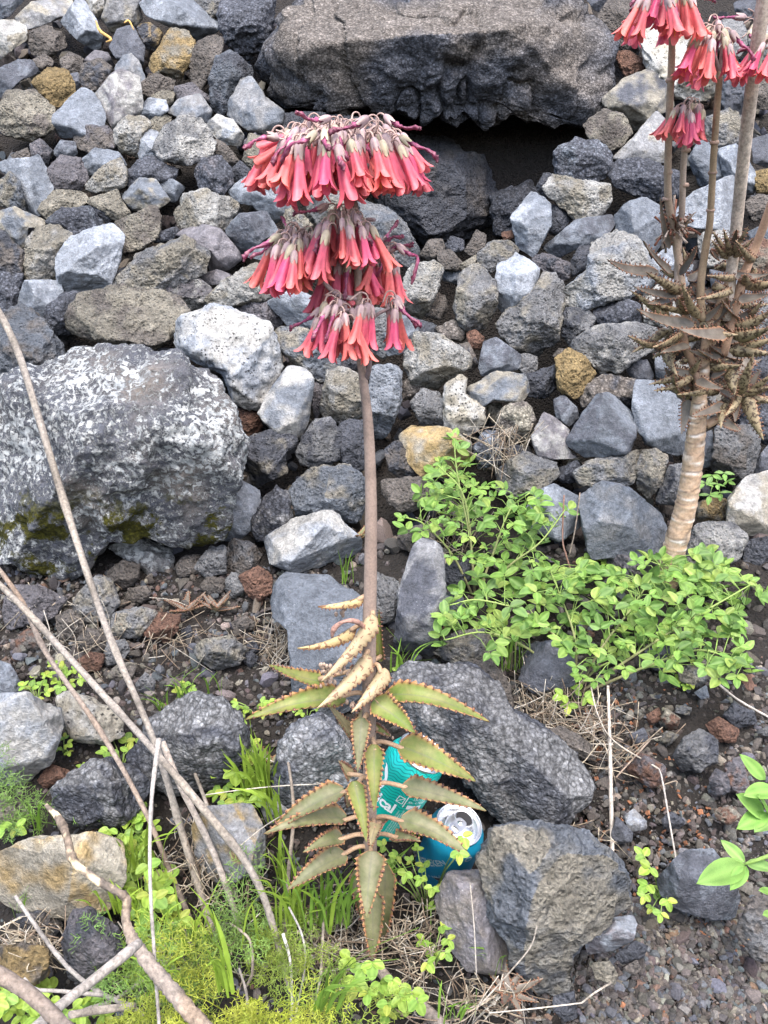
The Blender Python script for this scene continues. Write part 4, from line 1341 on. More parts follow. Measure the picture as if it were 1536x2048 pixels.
def calyx_mesh(seed):
    rng = np.random.RandomState(seed)
    B = Bag()
    base = np.array([.34, .24, .26]) if rng.uniform() < .85 else np.array([.33, .28, .22])
    base = base * rng.uniform(0.85, 1.15)
    ns, nr = 16, 9
    V, C = [], []
    for k in range(nr):
        t = k / (nr - 1)
        for i in range(ns):
            a = i / ns * 2 * math.pi
            lob = abs(math.cos(2 * a + 0.8))
            r = 0.0036 * math.sin(math.pi * (0.08 + 0.62 * t)) ** 0.7 * (1 + 0.08 * math.cos(4 * a + 1.6))
            z = 0.001 - 0.0078 * t
            if t > 0.6:
                s = (t - 0.6) / 0.4
                z -= 0.005 * s * lob ** 0.8
                r *= 1 + 0.1 * s * lob
            V.append((r * math.cos(a), r * math.sin(a), z))
            C.append(base * (0.8 + 0.35 * t) + np.array([.05, .06, 0]) * t * lob)
    F = [(k * ns + (i + 1) % ns, k * ns + i, (k + 1) * ns + i, (k + 1) * ns + (i + 1) % ns)[::-1] for k in range(nr - 1) for i in range(ns)]
    F.append(tuple(range(ns)))
    B.add(V, F, tint=np.array(C))
    return B.mesh('calyx', M['calyx'])


def pedicel_mesh(seed):
    rng = np.random.RandomState(seed)
    p = [(0, 0, 0), (-0.0005, 0, 0.004), (-0.003, rng.uniform(-.001, .001), 0.0065), (-0.007, rng.uniform(-.002, .002), 0.006), (-0.013, rng.uniform(-.003, .003), 0.000)]
    v, f, _ = tube(catmull(p, 4), [.0009, .0007, .0007, .0009], 5)
    return new_mesh('pedicel', v, f, M['stalk'], True, {'tint': np.tile((.36, .25, .22), (len(v), 1))})


def withered_mesh(seed):
    rng = np.random.RandomState(seed)
    L = rng.uniform(.024, .034)
    d = rng.uniform(-.010, .010)
    p = [(0, 0, -0.006), (0.002, d * .2, -0.006 - L * .3), (0.005, d * .6, -0.006 - L * .6), (0.004 + d, d, -0.006 - L * .85), (d * 1.6, d * 1.2, -0.006 - L)]
    path = catmull(p, 5)
    v, f, a = tube(path, [.0017, .0021, .0010, .0015, .0022, .0007], 8, True, 0.55, seed)
    t = a / a.max()
    c = np.outer(1 - t, (.40, .09, .20)) + np.outer(t, (.16, .04, .07))
    c *= rng.uniform(.55, 1.6, (len(c), 1))
    c += (np.array([.55, .30, .34]) - c) * (rng.uniform(0, 1, (len(c), 1)) > .8) * .5
    return new_mesh('withered_flower', v, f, M['petal'], True, {'tint': c})


COROLLAS = [corolla_mesh(s, .027 + .003 * (s % 3), (0, .35, -.35, .1, -.2, .5, -.5, -.1)[s]) for s in range(8)]
CALYXES = [calyx_mesh(s) for s in range(5)]
PEDICELS = [pedicel_mesh(s) for s in range(4)]
WITHERED = [withered_mesh(s) for s in range(6)]


def add_flower(root, loc0, P, direction, outward, scale, rng, withered=False):
    z = -unit(direction)
    x = outward - z * np.dot(outward, z)
    x = unit(x) if np.linalg.norm(x) > 1e-6 else unit(np.cross(z, (0.3, 1, 0)))
    R = Matrix(np.stack([x, np.cross(z, x), z], 1).tolist())
    o = link('withered_flower' if withered else 'flower', (WITHERED if withered else COROLLAS)[rng.randint(6 if withered else 8)], root)
    m = Matrix.Translation(Vector(P - loc0)) @ R.to_4x4()
    s = scale * (rng.uniform(.75, .95) if withered else rng.uniform(.78, 1.12))
    o.matrix_local = m @ Matrix.Scale(s, 4)
    for lst, nm in ((CALYXES, 'calyx'), (PEDICELS, 'pedicel')):
        link(nm, lst[rng.randint(len(lst))], o)
    return o


def cluster(root, loc0, cx, top, hw, y0, hy, n, seed, scale=1.0, dome=18, lean=0.0, wither=0.16, spread=0.55):
    rng = np.random.RandomState(seed)
    for i in range(n):
        a = i * 2.39996 + rng.uniform(-.3, .3)
        r = math.sqrt((i + 0.5) / n)
        px = cx + hw * r * math.cos(a)
        yy = y0 + hy * r * math.sin(a)
        py = top + dome * r * r + rng.uniform(-9, 9) + 10 * max(0, -math.sin(a)) * r
        P = on_y(px, py, yy)
        out = np.array([math.cos(a), math.sin(a), 0])
        wi = rng.uniform() < wither
        k = spread * r * (1.0 if not wi else 1.9)
        d = np.array([k * math.cos(a) + rng.uniform(-.27, .27) + lean, k * .6 * math.sin(a) + rng.uniform(-.1, .1), -1.0])
        if wi:
            d[2] = rng.choice([-1.0, -0.6, 0.15], p=[.55, .3, .15])
            P = P + np.array([0, 0, 0.004])
        add_flower(root, loc0, P, d, out, scale, rng, wi)


def add_stem(root, loc0, pts, radii, name='stem', tint=(.34, .25, .22), mat='stalk', label=None, sides=10, seed=0):
    v, f, a = tube(catmull(pts, 8), radii, sides, True, 0.03, seed)
    rng = np.random.RandomState(seed)
    c = np.array(tint)[None] * (0.9 + 0.2 * vnoise(v * 90 + seed, seed)[:, None])
    o = link(name, new_mesh(name, v - loc0, f, M[mat], True, {'tint': np.clip(c, 0, 1)}), root)
    if label:
        o['label'] = label
    return o


# ------------------------------------------------------------------ the tall flowering kalanchoe in the middle
loc = on_y(742, 1915, 0.0)
KAL = empty('kalanchoe', loc, 'tall kalanchoe on one straight stem with tiers of hanging coral red flowers', 'plant', 'flowering kalanchoes')
st = [(742, 1925), (741, 1700), (739, 1500), (738, 1300), (741, 1150), (742, 1000), (737, 860), (728, 770), (719, 690), (716, 560), (711, 440), (708, 400)]
add_stem(KAL, loc, [on_y(x, y, 0) for x, y in st], [.0068, .0071, .0070, .0067, .0059, .0050, .0041, .0036, .0033, .0030, .0027], 'stem', (.36, .27, .22), sides=14, seed=3)
P0 = on_y(708, 402, 0)
for tgt, y in (((648, 335), -.02), ((706, 318), .01), ((765, 325), .0), ((690, 330), .035), ((735, 330), -.03)):
    add_stem(KAL, loc, [P0, on_y((tgt[0] + 708) / 2 + (tgt[0] - 708) * .12, 365, y * .5), on_y(tgt[0], tgt[1], y)], [.0024, .0019, .0016], 'flower_branch', (.33, .25, .25), seed=5)
for pts in ([(716, 598, 0), (676, 590, -.01), (645, 560, -.015), (625, 525, -.015), (606, 505, -.012)], [(712, 450, 0), (700, 440, -.02), (690, 452, -.03)],
            [(714, 520, 0), (745, 505, .02), (775, 500, .02)], [(733, 757, 0), (739, 735, -.008), (740, 700, -.012), (745, 640, -.012), (780, 615, -.015)],
            [(717, 640, 0), (700, 622, -.02), (675, 620, -.025)], [(716, 640, 0), (725, 618, -.03), (735, 615, -.03)], [(712, 450, 0), (735, 440, -.01), (750, 440, -.015)]):
    add_stem(KAL, loc, [on_y(*p) for p in pts], [.0022, .0018, .0013], 'flower_branch', (.33, .25, .25), seed=6)
cluster(KAL, loc, 676, 255, 146, 0.0, .056, 104, 31, 1.02, 24, 0, .18, .5)
cluster(KAL, loc, 592, 464, 50, -.015, .028, 26, 32, .95, 30, -.12, .22, .36)
cluster(KAL, loc, 690, 428, 54, -.025, .024, 22, 33, .95, 22, -.08, .18, .32)
cluster(KAL, loc, 690, 512, 45, .012, .024, 14, 38, .98, 18, 0, .08, .3)
cluster(KAL, loc, 758, 498, 32, .02, .025, 14, 34, .93, 20, -.06, .18, .25)
cluster(KAL, loc, 672, 602, 40, -.028, .022, 14, 35, .95, 30, -.26, .22, .3)
cluster(KAL, loc, 727, 604, 22, -.03, .012, 4, 36, 1.0, 6, -.12, .1, .3)
cluster(KAL, loc, 786, 602, 16, -.015, .012, 4, 37, 1.0, 10, .02, .3, .3)
rng = np.random.RandomState(77)
for (ax_, ay_), (bx_, by_), y, wi in (((590, 262), (500, 312), -.01, 0), ((585, 275), (520, 330), -.02, 0), ((660, 235), (618, 250), -.02, 1), 
                                      ((655, 285), (650, 335), -.055, 0), ((795, 490), (828, 520), .0, 1), ((655, 410), (602, 440), -.02, 1),
                                      ((560, 470), (510, 510), -.02, 1), ((790, 600), (812, 640), -.02, 1), ((770, 232), (800, 262), -.03, 1), ((735, 235), (700, 262), -.04, 1)):
    P, Q = on_y(ax_, ay_, y), on_y(bx_, by_, y - .005)
    add_flower(KAL, loc, P, Q - P, unit(Q - P) * np.array([1, 1, 0]) + np.array([1e-3, 0, 0]), 1.0, rng, bool(wi))

SX = lambda py: np.interp(py, [s[1] for s in st][::-1], [s[0] for s in st][::-1])
# base, tip (pixels of the traced leaf), half width, depth of base and tip, material, fold, bend, flipped, normal weights, petiole height
LEAVES = [
    ((728, 1198), (636, 1214), 10, 0, -.01, 'g', .5, .02, 1, .9, .3, 1199), ((752, 1232), (648, 1362), 19, -.012, -.03, 'c', .42, .03, 0, -.9, -.6, 1232),
    ((736, 1308), (638, 1420), 20, -.01, -.035, 'c', .42, .03, 0, -.9, -.6, 1306), ((770, 1336), (706, 1428), 17, -.01, -.035, 'c', .42, .03, 0, -.9, -.6, 1336),
    ((712, 1256), (600, 1302), 13, .005, .0, 'g', .5, .05, 1, .9, .4, 1252), ((648, 1362), (542, 1328), 17, .005, -.01, 'g', .35, -.04, 0, .7, .8, 1340),
    ((690, 1392), (492, 1440), 27, .0, -.03, 'g', .45, .06, 0, .7, .7, 1392), ((769, 1397), (980, 1426), 24, .0, -.02, 'g', .35, .09, 0, .7, .6, 1390),
    ((748, 1400), (830, 1466), 27, -.01, -.03, 'g', .35, .04, 0, .6, .9, 1398), ((727, 1436), (712, 1544), 19, -.015, -.05, 'o', .4, .04, 0, .5, 1, 1436),
    ((752, 1489), (744, 1624), 20, -.015, -.055, 'g', .4, .03, 0, .5, 1, 1480), ((797, 1494), (955, 1553), 31, .0, -.02, 'g', .3, .05, 0, .7, .7, 1486),
    ((706, 1470), (658, 1410), 14, .01, .01, 'c', .5, .02, 0, .7, .7, 1475), ((764, 1322), (757, 1218), 10, .015, .02, 'g', .6, .02, 1, .2, -1, 1330),
    ((690, 1584), (526, 1658), 25, .0, -.02, 'o', .45, .05, 0, .8, .6, 1576), ((694, 1641), (529, 1661), 22, -.005, -.035, 'o', .4, .05, 0, .8, .6, 1636),
    ((686, 1678), (606, 1699), 20, -.01, -.035, 'o', .4, .04, 0, .8, .6, 1672), ((690, 1706), (576, 1777), 25, -.01, -.045, 'o', .4, .05, 0, .8, .6, 1694),
    ((805, 1573), (974, 1614), 23, .0, -.02, 'o', .35, .05, 0, .8, .6, 1570), ((800, 1640), (941, 1711), 26, -.005, -.04, 'o', .4, .05, 0, .8, .6, 1638),
    ((790, 1675), (840, 1682), 14, -.012, -.035, 'o', .5, .03, 0, .8, .6, 1672), ((710, 1562), (730, 1685), 19, -.018, -.06, 'g', .4, .03, 0, .5, 1, 1560),
    ((742, 1702), (737, 1836), 29, -.02, -.065, 'o', .4, .03, 0, .5, 1, 1700), ((744, 1775), (740, 1925), 24, -.012, -.04, 'o', .4, .02, 0, .5, 1, 1770),
    ((767, 1725), (760, 1905), 22, .0, -.02, 'o', .4, .02, 0, .5, 1, 1722), ((712, 1740), (722, 1850), 15, .0, -.02, 'o', .4, .02, 0, .5, 1, 1736),
    ((700, 1556), (678, 1522), 14, .01, .01, 'c', .5, .02, 0, .7, .7, 1558), ((752, 1648), (742, 1694), 17, -.02, -.045, 'c', .5, .03, 0, .5, 1, 1646),
    ((744, 1456), (781, 1470), 9, .005, -.005, 'g', .4, .03, 0, .7, .7, 1456), ((758, 1650), (778, 1635), 11, .005, .0, 'c', .4, .03, 0, .7, .7, 1652),
    ((715, 1350), (700, 1332), 9, .01, .012, 'c', .4, .03, 0, .7, .7, 1352), ((735, 1420), (700, 1462), 11, .012, .0, 'c', .4, .03, 0, .7, .7, 1422),
    ((700, 1610), (690, 1580), 10, .02, .02, 'c', .4, .03, 0, .7, .7, 1612)]
for i, (b, t, hw, yb, yt, m, fold, bend, flip, uw, cw, py) in enumerate(LEAVES):
    add_leaf(KAL, loc, b, t, hw, yb, yt, M[{'g': 'leaf_green', 'o': 'leaf_olive', 'c': 'leaf_cream'}[m]], fold * 1.45, bend * 1.5, bool(flip), uw, cw, 0, 300 + i,
             stem_at=on_y(SX(py), py, 0), curl=0.02 + .10 * ((i * 37) % 10) / 10)
# drooping dry leaf and the clusters of plantlets at the upper leaves
add_stem(KAL, loc, [on_y(736, 1262, -.005), on_y(712, 1243, -.02), on_y(686, 1244, -.025), on_y(668, 1258, -.025), on_y(664, 1275, -.025)], [.0022, .0026, .0016, .003, .001],
         'withered_leaf', (.34, .20, .16), 'dry', seed=9)
bv, bf = ico(2)
B = Bag()
rng = np.random.RandomState(5)
for cx_, cy_, n_, y_ in ((650, 1335, 16, -.02), (655, 1362, 9, -.02), (684, 1340, 7, -.015), (703, 1412, 8, -.01), (684, 1222, 6, .0), (766, 1490, 0, 0), (776, 1478, 4, -.002)):
    for k in range(n_):
        p = on_y(cx_ + rng.normal() * 7, cy_ + rng.normal() * 7, y_ + rng.normal() * .003)
        B.add(bv * np.array([.0016, .0016, .0024]) * rng.uniform(.8, 1.3) + p, bf, tint=np.array([.30, .22, .17]) * rng.uniform(.6, 1.2))
link('plantlets', B.mesh('plantlets', M['stalk'], True, loc), KAL)['kind'] = 'stuff'

# ------------------------------------------------------------------ the branching kalanchoe on a ringed trunk at the right
YR = lambda py: float(np.interp(py, [0, 250, 500, 850, 1165], [.30, .36, .44, .47, .50]))
RY = lambda px, py, dy=0.0: on_y(px, py, YR(py) + dy)
loc = RY(1333, 1165)
KR = empty('kalanchoe', loc, 'kalanchoe on a thick ringed tan trunk with spotted brown leaves', 'plant', 'flowering kalanchoes')
path = catmull([RY(*p) for p in ((1322, 1195), (1335, 1150), (1352, 1085), (1372, 1010), (1385, 930), (1394, 850), (1400, 790), (1410, 720), (1418, 640))], 22)
n = len(path)
tt = np.linspace(0, 1, n)
px2m = 1.28 / F_PX
rad = np.interp(tt, [0, .1, .6, .75, 1], [26 * px2m, 23.5 * px2m, 16.5 * px2m, 12 * px2m, 8 * px2m])
ph = (tt * 26 + 0.35 * np.sin(tt * 31) + 0.2 * np.sin(tt * 77)) % 1.0
rad = rad * (1 + 0.08 * np.exp(-((ph - .5) / .16) ** 2) - 0.04 * np.exp(-((ph - .68) / .06) ** 2))
v, f, a = tube(path, rad, 18, True, 0.02, 4)
angv = np.tile(np.arange(18) / 18, n)
phv = (np.repeat(ph, 18) + .18 * np.sin(angv * 6.283 + np.repeat(np.floor(tt * 26), 18) * 1.7) + .12 * vnoise(v * 70, 21)) % 1.0
scar = 1.3 * np.exp(-((phv - .55) / .12) ** 2) * (0.35 + 0.65 * np.sin(angv * 6.28 * 2 + np.floor(np.repeat(tt * 27, 18)) * 2.1))
dark = np.exp(-((phv - .70) / .07) ** 2)
col = np.array([.50, .35, .235])[None] + (np.array([.74, .67, .60]) - np.array([.50, .35, .235]))[None] * np.clip(scar, 0, 1)[:, None]
col = col * (1 - 0.7 * dark)[:, None] * (1 - 0.1 * vnoise(v * 60, 3))[:, None]
mot = np.clip(vnoise(v * 220, 8), 0, 1)[:, None]
col = col * (1 - .4 * mot) + np.array([.6, .52, .45]) * .4 * mot
link('trunk', new_mesh('trunk', v - loc, f, M['trunk'], True, {'tint': col}), KR)
px2m = 1.1 / F_PX
for pts, w0, w1, tint, lab in (
        ([(1372, 640), (1362, 560), (1350, 470), (1336, 390), (1338, 250), (1343, 130), (1345, 50)], 14, 9, (.40, .30, .22), None),
        ([(1375, 640), (1356, 600), (1356, 510), (1363, 440), (1367, 330), (1375, 235)], 12, 9, (.38, .30, .24), None),
        ([(1405, 640), (1401, 575), (1412, 490), (1420, 440), (1428, 300), (1440, 140)], 14, 9, (.42, .31, .20), None),
        ([(1446, 710), (1462, 650), (1485, 560), (1508, 500), (1526, 455), (1552, 380)], 16, 13, (.42, .27, .18), None),
        ([(1452, 640), (1462, 550), (1474, 440), (1490, 290), (1512, 110), (1532, -30)], 18, 19, (.52, .44, .36), 'pale dead stalk with cracked bark'),
        ([(1420, 700), (1440, 610), (1465, 540), (1462, 520)], 16, 11, (.42, .30, .20), None),
        ([(1400, 800), (1390, 740), (1370, 690), (1365, 640)], 16, 12, (.36, .24, .17), None),
        ([(1412, 850), (1440, 835), (1462, 810), (1480, 790)], 16, 10, (.40, .27, .18), None)):
    add_stem(KR, loc, [RY(*p) for p in pts], [w0 * px2m / 2 * 1.15, w1 * px2m / 2 * 1.1], 'flower_stalk' if len(pts) > 4 else 'branch', tint, 'dry' if lab else 'stalk', lab, seed=len(pts))
for px_, py_ in ((1338, 250), (1336, 345), (1333, 398), (1341, 160), (1425, 345), (1429, 285), (1421, 420), (1372, 300), (1369, 370), (1366, 440)):
    p = RY(px_, py_)
    v, f, a = tube([p + np.array([0, 0, -.0025]), p, p + np.array([0, 0, .0025])], [.0048, .0058, .0044], 10)
    link('stalk_node', new_mesh('stalk_node', v - loc, f, M['stalk'], True, {'tint': np.tile((.36, .25, .19), (len(v), 1))}), KR)
sc = 1.12
cluster(KR, loc, 1332, -30, 52, YR(0), .05, 26, 51, sc, 20, 0, .12, .45)
cluster(KR, loc, 1428, 58, 44, YR(80), .045, 20, 52, sc, 22, -.08, .22, .45)
cluster(KR, loc, 1377, 205, 36, YR(220), .035, 13, 53, sc * .85, 12, -.04, .12, .35)
cluster(KR, loc, 1550, 78, 42, YR(100), .04, 12, 54, sc, 14, -.25, .35, .45)
cluster(KR, loc, 1500, 45, 16, YR(80) + .05, .02, 3, 55, sc, 14, -.4, 1.0, .5)
for tgt, c in (((1340, -15), (1345, 55)), ((1310, -10), (1345, 55)), ((1420, 75), (1440, 145)), ((1445, 72), (1440, 145)), ((1462, 80), (1440, 145)), ((1360, 215), (1375, 240)), ((1392, 215), (1375, 250))):
    add_stem(KR, loc, [RY(*c), RY((tgt[0] * .6 + c[0] * .4), (tgt[1] + c[1]) / 2), RY(*tgt)], [.0028, .0022, .0018], 'flower_branch', (.36, .26, .25))
RL = '''540,640 60,520 48|650,600 385,365 36|730,640 910,370 34|730,795 430,630 52|690,835 310,730 40|640,990 290,790 42|840,1085 300,925 58|1130,1140 690,1100 62|740,1170 520,1255 52
520,1240 275,1165 34|800,1250 550,1315 44|1060,1320 770,1312 46|980,1350 1130,1460 44|820,1492 605,1410 44|830,1520 500,1620 40|870,1540 1110,1622 44|1120,1760 790,1860 46|1240,1690 1120,1835 40
1090,1880 1240,1985 42|890,1000 740,740 42|940,1030 1090,860 34|960,1050 1220,840 44|1160,800 880,835 42|1180,680 955,652 40|1190,640 1490,640 40|1230,840 1490,808 46|1200,1110 1500,955 62
1190,1180 1500,1085 60|1220,1270 1520,1195 60|1150,1270 1520,1325 58|1150,1450 1195,1660 62|1250,1660 1340,1345 52|1280,1650 1520,1605 46|1280,1690 1450,2045 58|1300,1680 1520,1730 50|1150,480 1010,255 30
1150,470 1085,265 28|1160,470 1200,225 28|1170,470 1295,235 28|1180,480 1355,330 28|1140,490 990,350 28|1180,490 1340,440 30|780,570 745,400 28|880,1080 820,950 28|900,1080 920,890 28|920,1090 1060,980 28
860,1100 700,1060 32|1000,1500 1130,1470 30|1120,1500 1260,1370 34|660,900 500,850 36|700,660 560,590 40|800,690 900,600 46|1000,730 1160,770 40|840,1330 720,1400 36|940,1420 1060,1300 34|1240,1010 1400,890 34
1320,1010 1420,850 30|1200,900 1500,890 38|830,1600 760,1760 26|1200,1690 1010,1610 34|1240,1720 1420,1830 40|1300,1640 1420,1440 36|1200,1730 1190,1900 34|1330,1650 1500,1480 38|650,400 535,-15 30
1050,500 960,430 30|1230,520 1400,420 34|1130,560 1010,590 32|760,1230 640,1330 30|980,1180 1060,1080 34'''
rng = np.random.RandomState(19)
for i, q in enumerate(RL.replace('\n', '|').split('|')):
    b, t, w = q.split()
    b = [float(s) / 4.266 for s in b.split(',')]
    t = [float(s) / 4.266 for s in t.split(',')]
    b, t = (1190 + b[0], 400 + b[1]), (1190 + t[0], 400 + t[1])
    fy = rng.uniform(-.07, .0) if i < 35 else rng.uniform(-.03, .04)
    under = rng.uniform() < .5
    add_leaf(KR, loc, b, t, float(w) / 4.266 * 0.95, YR(b[1]) + fy * .3, YR(t[1]) + fy - .01, M['leaf_brown'], rng.uniform(.3, .6), rng.uniform(-.10, -.02), False,
             .40, -1.0 if under else 1.0, 0, 500 + i, curl=rng.uniform(-.12, 0), teeth=11)
for i in range(60):
    ang = rng.uniform(0, 6.28)
    c = ((1372, 590), (1410, 640), (1440, 700), (1400, 740), (1480, 640), (1350, 690), (1490, 720), (1460, 790), (1380, 780), (1500, 560))[i % 10]
    b = (c[0] + rng.normal() * 12, c[1] + rng.normal() * 16)
    l = rng.uniform(60, 115)
    t = (b[0] + math.cos(ang) * l, b[1] - math.sin(ang) * l * .5 + 12)
    fy = rng.uniform(-.05, .05)
    add_leaf(KR, loc, b, t, rng.uniform(8, 13), YR(b[1]) + .01, YR(t[1]) + fy, M['leaf_brown'], rng.uniform(.3, .6), rng.uniform(-.1, -.02), False, .5, -.9 if i % 2 else .9, 0, 700 + i, curl=rng.uniform(-.12, 0), teeth=10)
# the dry tuft half way up the short stalk
B = Bag()
c0 = RY(1350, 462)
for k in range(46):
    d = unit(rng.normal(size=3) + np.array([0, -.3, .1]))
    l = rng.uniform(.012, .04)
    v, f, _ = tube([c0, c0 + d * l * .6 + np.array([0, 0, .004]), c0 + d * l + rng.normal(size=3) * .004], [.0012, .0010, .0018], 5)
    B.add(v, f, tint=np.array([(.33, .24, .19), (.20, .08, .05), (.42, .34, .28)][rng.randint(3)]))
link('withered_leaf', B.mesh('withered_leaf', M['dry'], True, loc), KR)
for b, t in (((1368, 458), (1385, 425)), ((1352, 450), (1340, 425)), ((1362, 440), (1366, 415))):
    o = add_leaf(KR, loc, b, t, 8, YR(450), YR(450) - .01, M['leaf_brown'], .8, .1, False, .6, .6, 0, 600, curl=.3, teeth=6)
    o['label'] = 'dry rust coloured curled leaf'
# ------------------------------------------------------------------ dry stalks and twigs lying or standing at the left
def front(px, py, lift=0.0):
    """a point seen at this pixel, a given distance in front of the ground or wall"""
    return at(px, py, surf_depth(px, py) - lift)


def stalk(name, pts, radii_px, label, cat, group=None, tint=(.30, .26, .215), seed=0, nodes=(), smooth_n=6, rough=.08, mat='dry', sides=14, peel=0):
    P = [front(*p) for p in pts]
    path = catmull(P, smooth_n)
    dep = np.array([np.dot(p - CAM, FWD) for p in path])
    rp = np.interp(np.linspace(0, 1, len(path)), np.linspace(0, 1, len(radii_px)), radii_px)
    rad = rp * .71 * dep / F_PX
    L = np.linspace(0, 1, len(path))
    for q in nodes:
        rad = rad * (1 + 0.22 * np.exp(-((L - q) / .012) ** 2))
    o0 = path[-1]
    v, f, a = tube(path, rad, sides, True, rough, seed)
    rng = np.random.RandomState(seed)
    t = np.array(tint)
    streak = 1.5 * vnoise(np.stack([v[:, 0] * 420, v[:, 1] * 420, a * 16 + seed], 1), seed)
    blot = vnoise(np.stack([v[:, 0] * 60, v[:, 1] * 60, a * 40 - seed], 1), seed + 2)
    c = t[None] * .78 * (1 + .22 * streak + .25 * np.clip(blot, -.6, .8))[:, None]
    # grey bleached stretches and a darker ring at each joint
    c = c + (np.array([.27, .25, .235]) - c) * np.clip(.5 + 1.2 * vnoise(np.stack([a * 9, a * 0 + seed, v[:, 0] * 30], 1), seed + 5), 0, 1)[:, None] * .4
    if peel:
        pm = np.clip(3 * vnoise(np.stack([v[:, 0] * 130, v[:, 1] * 130, a * 55], 1), seed + 9), 0, 1) * np.clip((.55 - a / a.max()) * 6, 0, 1)
        c = c * (1 - .35 * np.clip((.55 - a / a.max()) * 6, 0, 1))[:, None]
        c = c + (np.array([.52, .42, .28]) - c) * pm[:, None]
    for q in nodes:
        c = c * (1 - .4 * np.exp(-((a / a.max() - q - .008) / .006) ** 2))[:, None]
    o = link(name, new_mesh(name, v - o0, f, M[mat], True, {'tint': np.clip(c, .01, .9)}), None, o0)
    return tag(o, label, cat, group)


GS = 'dry stalks standing and leaning at the left'
stalk('dry_stalk', [(-15, 600, .36), (40, 715, .34), (130, 1010, .28), (215, 1262, .22), (308, 1482, .15), (362, 1660, .08), (432, 1885, .0)], [9, 10, 10, 9, 9, 10, 11],
      'longest dry stalk, slanting from the left edge across the lichen boulder', 'stalk', GS, seed=1, nodes=(.09, .33, .52, .70, .8, .9))
stalk('dry_stalk', [(-15, 1155, .25), (60, 1230, .24), (170, 1350, .22), (296, 1488, .20), (402, 1612, .16), (515, 1765, .10), (582, 1985, .02)], [8, 9, 9, 9, 11, 10, 8],
      'dry stalk slanting down right, crossing the longest stalk near its middle', 'stalk', GS, seed=2, nodes=(.2, .42, .6, .75, .88))
stalk('dry_stalk', [(-12, 1125, .2), (45, 1205, .2), (92, 1305, .18), (196, 1455, .15), (284, 1610, .10), (335, 1730, .05), (392, 1868, .0)], [6, 7, 7, 7, 7, 7, 8],
      'thinner dry stalk left of the crossing stalks with knobbly joints', 'stalk', GS, (.27, .20, .15), seed=3, nodes=(.13, .3, .5, .68, .85))
stalk('dry_stalk', [(318, 1478, .24), (303, 1600, .22), (300, 1750, .2), (308, 1900, .17), (320, 2075, .12)], [8, 5.5, 5, 5, 5],
      'pale upright dry stalk hanging straight down from the crossing', 'stalk', GS, (.36, .33, .30), seed=4, nodes=(.3, .65))
stalk('dry_stalk', [(325, 1484, .17), (360, 1570, .14), (420, 1690, .09), (462, 1800, .05), (500, 1925, .0)], [9, 9, 9, 9, 8],
      'split pale dry stalk running right beside the second crossing stalk', 'stalk', GS, (.37, .31, .26), seed=5, nodes=(.4, .7))
stalk('dry_stalk', [(356, 1438, .08), (384, 1530, .07), (412, 1605, .07), (440, 1690, .05), (475, 1800, .02)], [4, 5, 5, 5, 5],
      'thin dry stalk with a pointed tip in front of the black clinker boulder', 'stalk', GS, seed=6, nodes=(.4,))
stalk('dry_stalk', [(568, 1470, .12), (587, 1612, .11), (577, 1750, .08), (571, 1878, .03)], [3, 5, 6, 6.5],
      'upright dry stalk left of the leaves of the tall plant', 'stalk', GS, (.27, .22, .17), seed=7, nodes=(.4, .75))
stalk('dry_stalk', [(648, 1822, .06), (642, 1940, .05), (634, 1985, .04), (626, 2030, .03)], [4, 4.5, 4, 4], 'short upright dry stalk at the bottom under the tall plant', 'stalk', GS, seed=8)
stalk('dry_stalk', [(478, 1936, .08), (494, 1995, .07), (492, 2070, .06)], [3, 4.5, 5], 'short dry stub at the bottom left of the yellow green fennel', 'stalk', GS, (.3, .27, .24), seed=9)
stalk('dry_stalk', [(460, 1846, .07), (499, 1880, .07), (505, 1940, .06), (494, 1972, .05)], [3, 4, 4, 4], 'bent dry twig above the yellow green fennel', 'stalk', GS, seed=10)
stalk('dry_stalk', [(566, 1868, .07), (580, 1920, .07), (584, 2000, .05), (580, 2070, .04)], [5, 4, 4, 4], 'bleached white split stalk at the bottom centre', 'stalk', GS, (.52, .50, .47), seed=11)
stalk('dry_stalk', [(578, 1814, .08), (604, 1870, .08), (610, 1930, .07), (590, 2035, .05)], [3, 3, 3, 3], 'thin white dry stem at the bottom centre', 'stalk', GS, (.52, .50, .47), seed=12)
stalk('dead_branch', [(92, 1610, .24), (120, 1640, .24), (135, 1678, .24), (148, 1722, .23), (190, 1758, .22), (232, 1782, .21), (253, 1800, .20), (252, 1845, .19), (272, 1890, .18), (310, 1942, .17), (355, 1995, .16), (425, 2075, .14)],
      [5, 11, 10, 11, 10, 10, 12, 12, 18, 20, 21, 22], 'knobbly dead branch with peeling bark rising from the bottom at the left', 'branch', None, (.26, .20, .15), seed=13, nodes=(.12, .25, .38, .5), rough=.16, smooth_n=12, peel=1)
stalk('dead_branch', [(278, 1886, .22), (255, 1905, .23), (180, 1965, .25), (110, 2020, .27), (50, 2075, .29)], [12, 15, 14, 14, 15], 'pale grey dead branch slanting to the bottom left corner', 'branch', None, (.40, .36, .32), seed=14)
stalk('dead_branch', [(-20, 1938, .38), (55, 1985, .37), (110, 2035, .36), (160, 2085, .35)], [20, 20, 20, 21], 'thick brown branch across the bottom left corner nearest the viewer', 'branch', None, (.24, .17, .12), seed=15, nodes=(.1,))
stalk('twig', [(30, 1792, .12), (105, 1898, .10), (150, 1948, .10), (205, 1988, .09), (270, 2018, .08), (305, 2060, .06)], [5, 6, 6, 6.5, 7, 8], 'grey twig running from the tan rock to the bottom at the left', 'twig', None, (.36, .33, .30), seed=16)
stalk('twig', [(48, 1956, .16), (70, 1978, .15), (115, 1982, .14), (205, 1990, .12)], [4, 5, 5, 6], 'grey crooked twig end near the bottom left corner', 'twig', None, (.33, .30, .27), seed=17)
